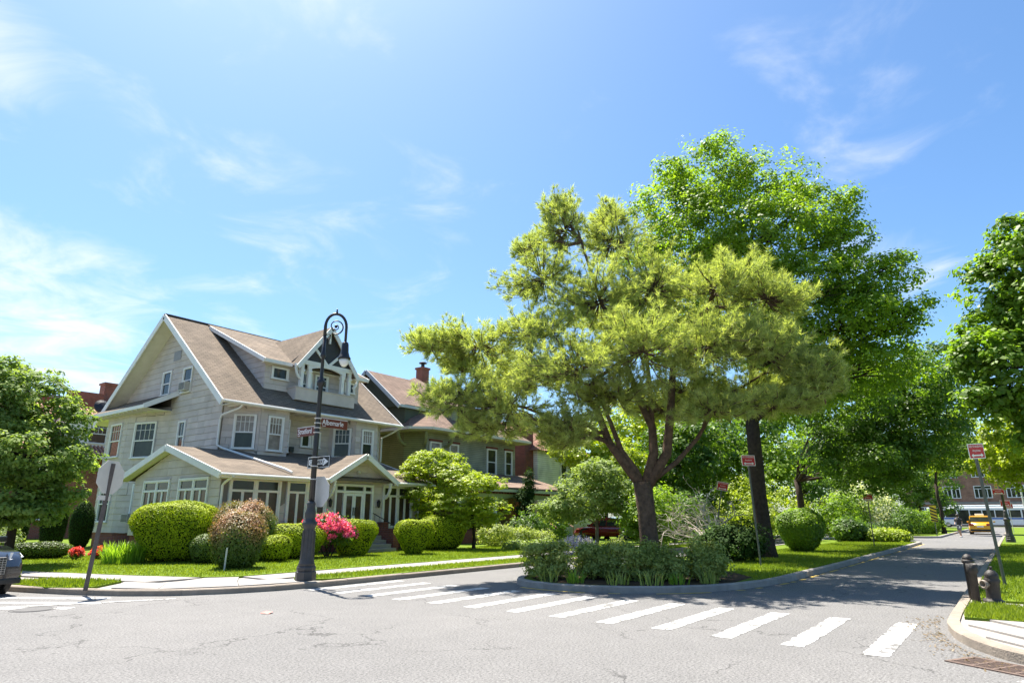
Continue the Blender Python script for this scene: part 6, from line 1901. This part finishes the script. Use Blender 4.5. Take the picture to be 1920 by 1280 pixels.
    for k in range(14):
        y = -hw * .47 + k * hw * .94 / 13
        m.box(hl + .012, hl + .019, y - .004, y + .004, hood * .44, hood * .76)
    m.build('grille_mesh', M_chrome, g, True)
    MB().box(hl - .1, hl + .03, -hw * .85, hw * .85, .24, .36).build('front_bumper', M_blk, root, True, bevel=.03)
    MB().box(-hl - .03, -hl + .1, -hw * .88, hw * .88, .30, .48).build('rear_bumper', M_blk, root, True, bevel=.03)
    MB().box(-hl - .035, -hl - .0305 + .01, -.26, .26, belt * .62, belt * .62 + .14).build('number_plate', M_wht, root, True)
    if taxi:
        r_ = MB().box(-.15, .2, -.35, .35, Hc + .005, Hc + .16).build('roof_sign', M_wht, root, True, bevel=.03)
    return root


P_black = mat('black_paint', (.012, .013, .016), (.015, .016, .02), 3, .18, spec=.7, coat=1)
P_red = mat('red_paint', (.24, .012, .008), (.21, .011, .008), 3, .22, spec=.6, coat=1)
P_taxi = mat('taxi_yellow', (.80, .40, .02), (.74, .37, .02), 3, .25, spec=.6, coat=.8)
sa = math.atan2(-1, .27)
car('parked_suv', 'black sport utility car with chrome mesh grille at the left edge', 'car', (3.80, 19.1, 0), sa, P_black, 'suv', 4.7, 1.9, 1.68)
car('red_car', 'red sedan parked nose-in on the shaded driveway behind the pine', 'car', (40.4, 22.4, .1), R(92), P_red, 'sedan', 4.5, 1.78, 1.46)
car('taxi', 'yellow taxi seen from behind, driving away down the avenue', 'car', (77.5, 2.75, 0), 0, P_taxi, 'suv', 4.6, 1.85, 1.7, taxi=True)


def bus():
    root = thing('city_bus', 'white city bus with blue stripe crossing the end of the avenue', 'bus', (126, 0, 0))
    Mb = mat('bus_white', (.74, .75, .76), (.68, .69, .70), 2, .35); Mbl = mat('bus_blue', (.02, .11, .42), (.02, .09, .36), 2, .4)
    MB().box(124.8, 127.3, -7.5, 11.2, .35, 3.0).build('body', Mb, root, bevel=.12)
    MB().box(125.0, 127.1, -6.5, 9.0, 3.0, 3.35).build('roof_pod', Mb, root, bevel=.1)
    MB().box(124.78, 124.8, -7.45, 11.1, 1.22, 1.42).build('stripe', Mbl, root)
    for k in range(11):
        y = -7.1 + k * 1.6
        if k in (3, 8):
            MB().box(124.775, 124.8, y, y + 1.4, .5, 2.6).build('door', M_glass, root)
        else:
            MB().box(124.77, 124.8, y, y + 1.45, 1.5, 2.55).build('window', M_glass, root)
    MB().box(124.85, 127.25, 11.2, 11.23, 1.3, 2.75).build('windscreen', M_glass, root)
    for y in (-4.6, 8.6):
        for xx in (124.85, 127.0):
            wp = MB().lathe([(.3, -.14), (.48, -.14), (.5, 0), (.48, .14), (.3, .14)], 18, (xx + .1, y, .5), Matrix.Rotation(R(90), 3, 'Y')).build('wheel', M_rubber, root)
            MB().lathe([(.3, -.15), (.1, -.16), (.01, -.16)], 10, (xx + .1, y, .5), Matrix.Rotation(R(90), 3, 'Y')).build('rim', M_chrome, wp)


bus()

# traffic signal over the far junction
ts = thing('traffic_signal', 'traffic signal on a curved mast arm at the far junction', 'traffic light', (118, -.4, .12))
MB().tube([(118, -1.2, 0), (118, -1.2, 5.6), (118, -.6, 6.3), (118, 1.6, 6.6)], [.12, .1, .08, .06], 8).build('mast', M_alu, ts)
hd = MB().box(117.75, 118.05, 1.4, 1.75, 5.5, 6.55).build('signal_head', mat('signal_yellow', (.7, .35, .04), (.65, .32, .04), 3, .5), ts)
for k, cc in enumerate(((.5, .03, .02), (.3, .2, .02), (.02, .2, .08))):
    MB().lathe([(.12, .0), (.11, .03), (.01, .05)], 10, (117.75, 1.575, 6.35 - .33 * k), Matrix.Rotation(R(-90), 3, 'Y')).build('lens', mat('lens_%d' % k, cc, cc, 3, .3), hd)


# ------------------------------------------------------------------ the pedestrian


def pedestrian():
    x0, y0 = 64.5, 3.75
    root = thing('person', 'person in a dark shirt and grey shorts walking on the road by the second island', 'person', (x0, y0, 0), R(160))
    J = {'pel': (0, 0, .95), 'wst': (0, 0, 1.1), 'chs': (.01, 0, 1.32), 'nk': (.01, 0, 1.48), 'hd0': (.02, 0, 1.56), 'hd1': (.03, 0, 1.72),
         'shl': (0, .18, 1.42), 'ell': (-.05, .24, 1.14), 'wrl': (.12, .25, .95), 'hnl': (.16, .25, .87), 'shr': (0, -.18, 1.42), 'elr': (.02, -.25, 1.14), 'wrr': (.2, -.2, 1.02), 'hnr': (.27, -.18, 1.0),
         'hpl': (0, .09, .90), 'knl': (.14, .1, .5), 'anl': (.10, .1, .1), 'tol': (.26, .11, .04), 'hpr': (0, -.09, .90), 'knr': (-.04, -.1, .5), 'anr': (-.26, -.1, .14), 'tor': (-.14, -.11, .04)}
    Rr = {'pel': .13, 'wst': .125, 'chs': .15, 'nk': .055, 'hd0': .08, 'hd1': .09, 'shl': .06, 'shr': .06, 'ell': .042, 'elr': .042, 'wrl': .03, 'wrr': .03, 'hnl': .035, 'hnr': .035, 'hpl': .085, 'hpr': .085, 'knl': .06, 'knr': .06, 'anl': .04, 'anr': .04, 'tol': .035, 'tor': .035}
    E_ = [('pel', 'wst'), ('wst', 'chs'), ('chs', 'nk'), ('nk', 'hd0'), ('hd0', 'hd1'), ('chs', 'shl'), ('shl', 'ell'), ('ell', 'wrl'), ('wrl', 'hnl'), ('chs', 'shr'), ('shr', 'elr'), ('elr', 'wrr'), ('wrr', 'hnr'),
          ('pel', 'hpl'), ('hpl', 'knl'), ('knl', 'anl'), ('anl', 'tol'), ('pel', 'hpr'), ('hpr', 'knr'), ('knr', 'anr'), ('anr', 'tor')]
    ks = list(J)
    me = bpy.data.meshes.new('body')
    me.from_pydata([J[k] for k in ks], [(ks.index(a), ks.index(b)) for a, b in E_], [])
    me.materials.append(mat('skin', (.45, .28, .2), (.4, .25, .18), 5, .6))
    o = bpy.data.objects.new('body', me); link(o, root, True)
    o.modifiers.new('skin', 'SKIN')
    me.skin_vertices[0].data[0].use_root = True
    for i, k in enumerate(ks): me.skin_vertices[0].data[i].radius = (Rr[k], Rr[k])
    sb = o.modifiers.new('sub', 'SUBSURF'); sb.levels = 2; sb.render_levels = 2
    M_sh = mat('dark_shirt', (.03, .03, .035), (.045, .04, .04), 6, .9); M_pt = mat('grey_shorts', (.22, .23, .25), (.18, .19, .2), 6, .9)
    q = Matrix.Diagonal((.75, 1, 1)).to_3x3()
    m = MB().lathe([(.17, .93), (.165, 1.1), (.185, 1.3), (.19, 1.42), (.1, 1.5)], 16, (0, 0, 0), q)
    for s in ('l', 'r'): m.tube([J['sh' + s], tuple((Vector(J['sh' + s]) * .35 + Vector(J['el' + s]) * .65))], [.09, .075], 10)
    m.build('shirt', M_sh, root, True, True)
    m = MB().lathe([(.16, .82), (.172, .9), (.168, .98)], 16, (0, 0, 0), q)
    for s in ('l', 'r'): m.tube([J['hp' + s], tuple(Vector(J['hp' + s]) * .15 + Vector(J['kn' + s]) * .85)], [.11, .095], 10)
    m.build('shorts', M_pt, root, True, True)
    MB().lathe([(.085, 1.60), (.112, 1.66), (.112, 1.74), (.08, 1.80), (.01, 1.83)], 14, (.015, 0, 0)).build('hair', mat('dark_hair', (.03, .02, .015), (.04, .03, .02), 9, .6), root, True, True)
    for s in ('l', 'r'): MB().tube([tuple(Vector(J['an' + s]) + Vector((-.05, 0, -.05))), tuple(Vector(J['to' + s]) + Vector((.02, 0, 0)))], [.055, .045], 8).build('shoe', M_wht, root, True, True)


pedestrian()
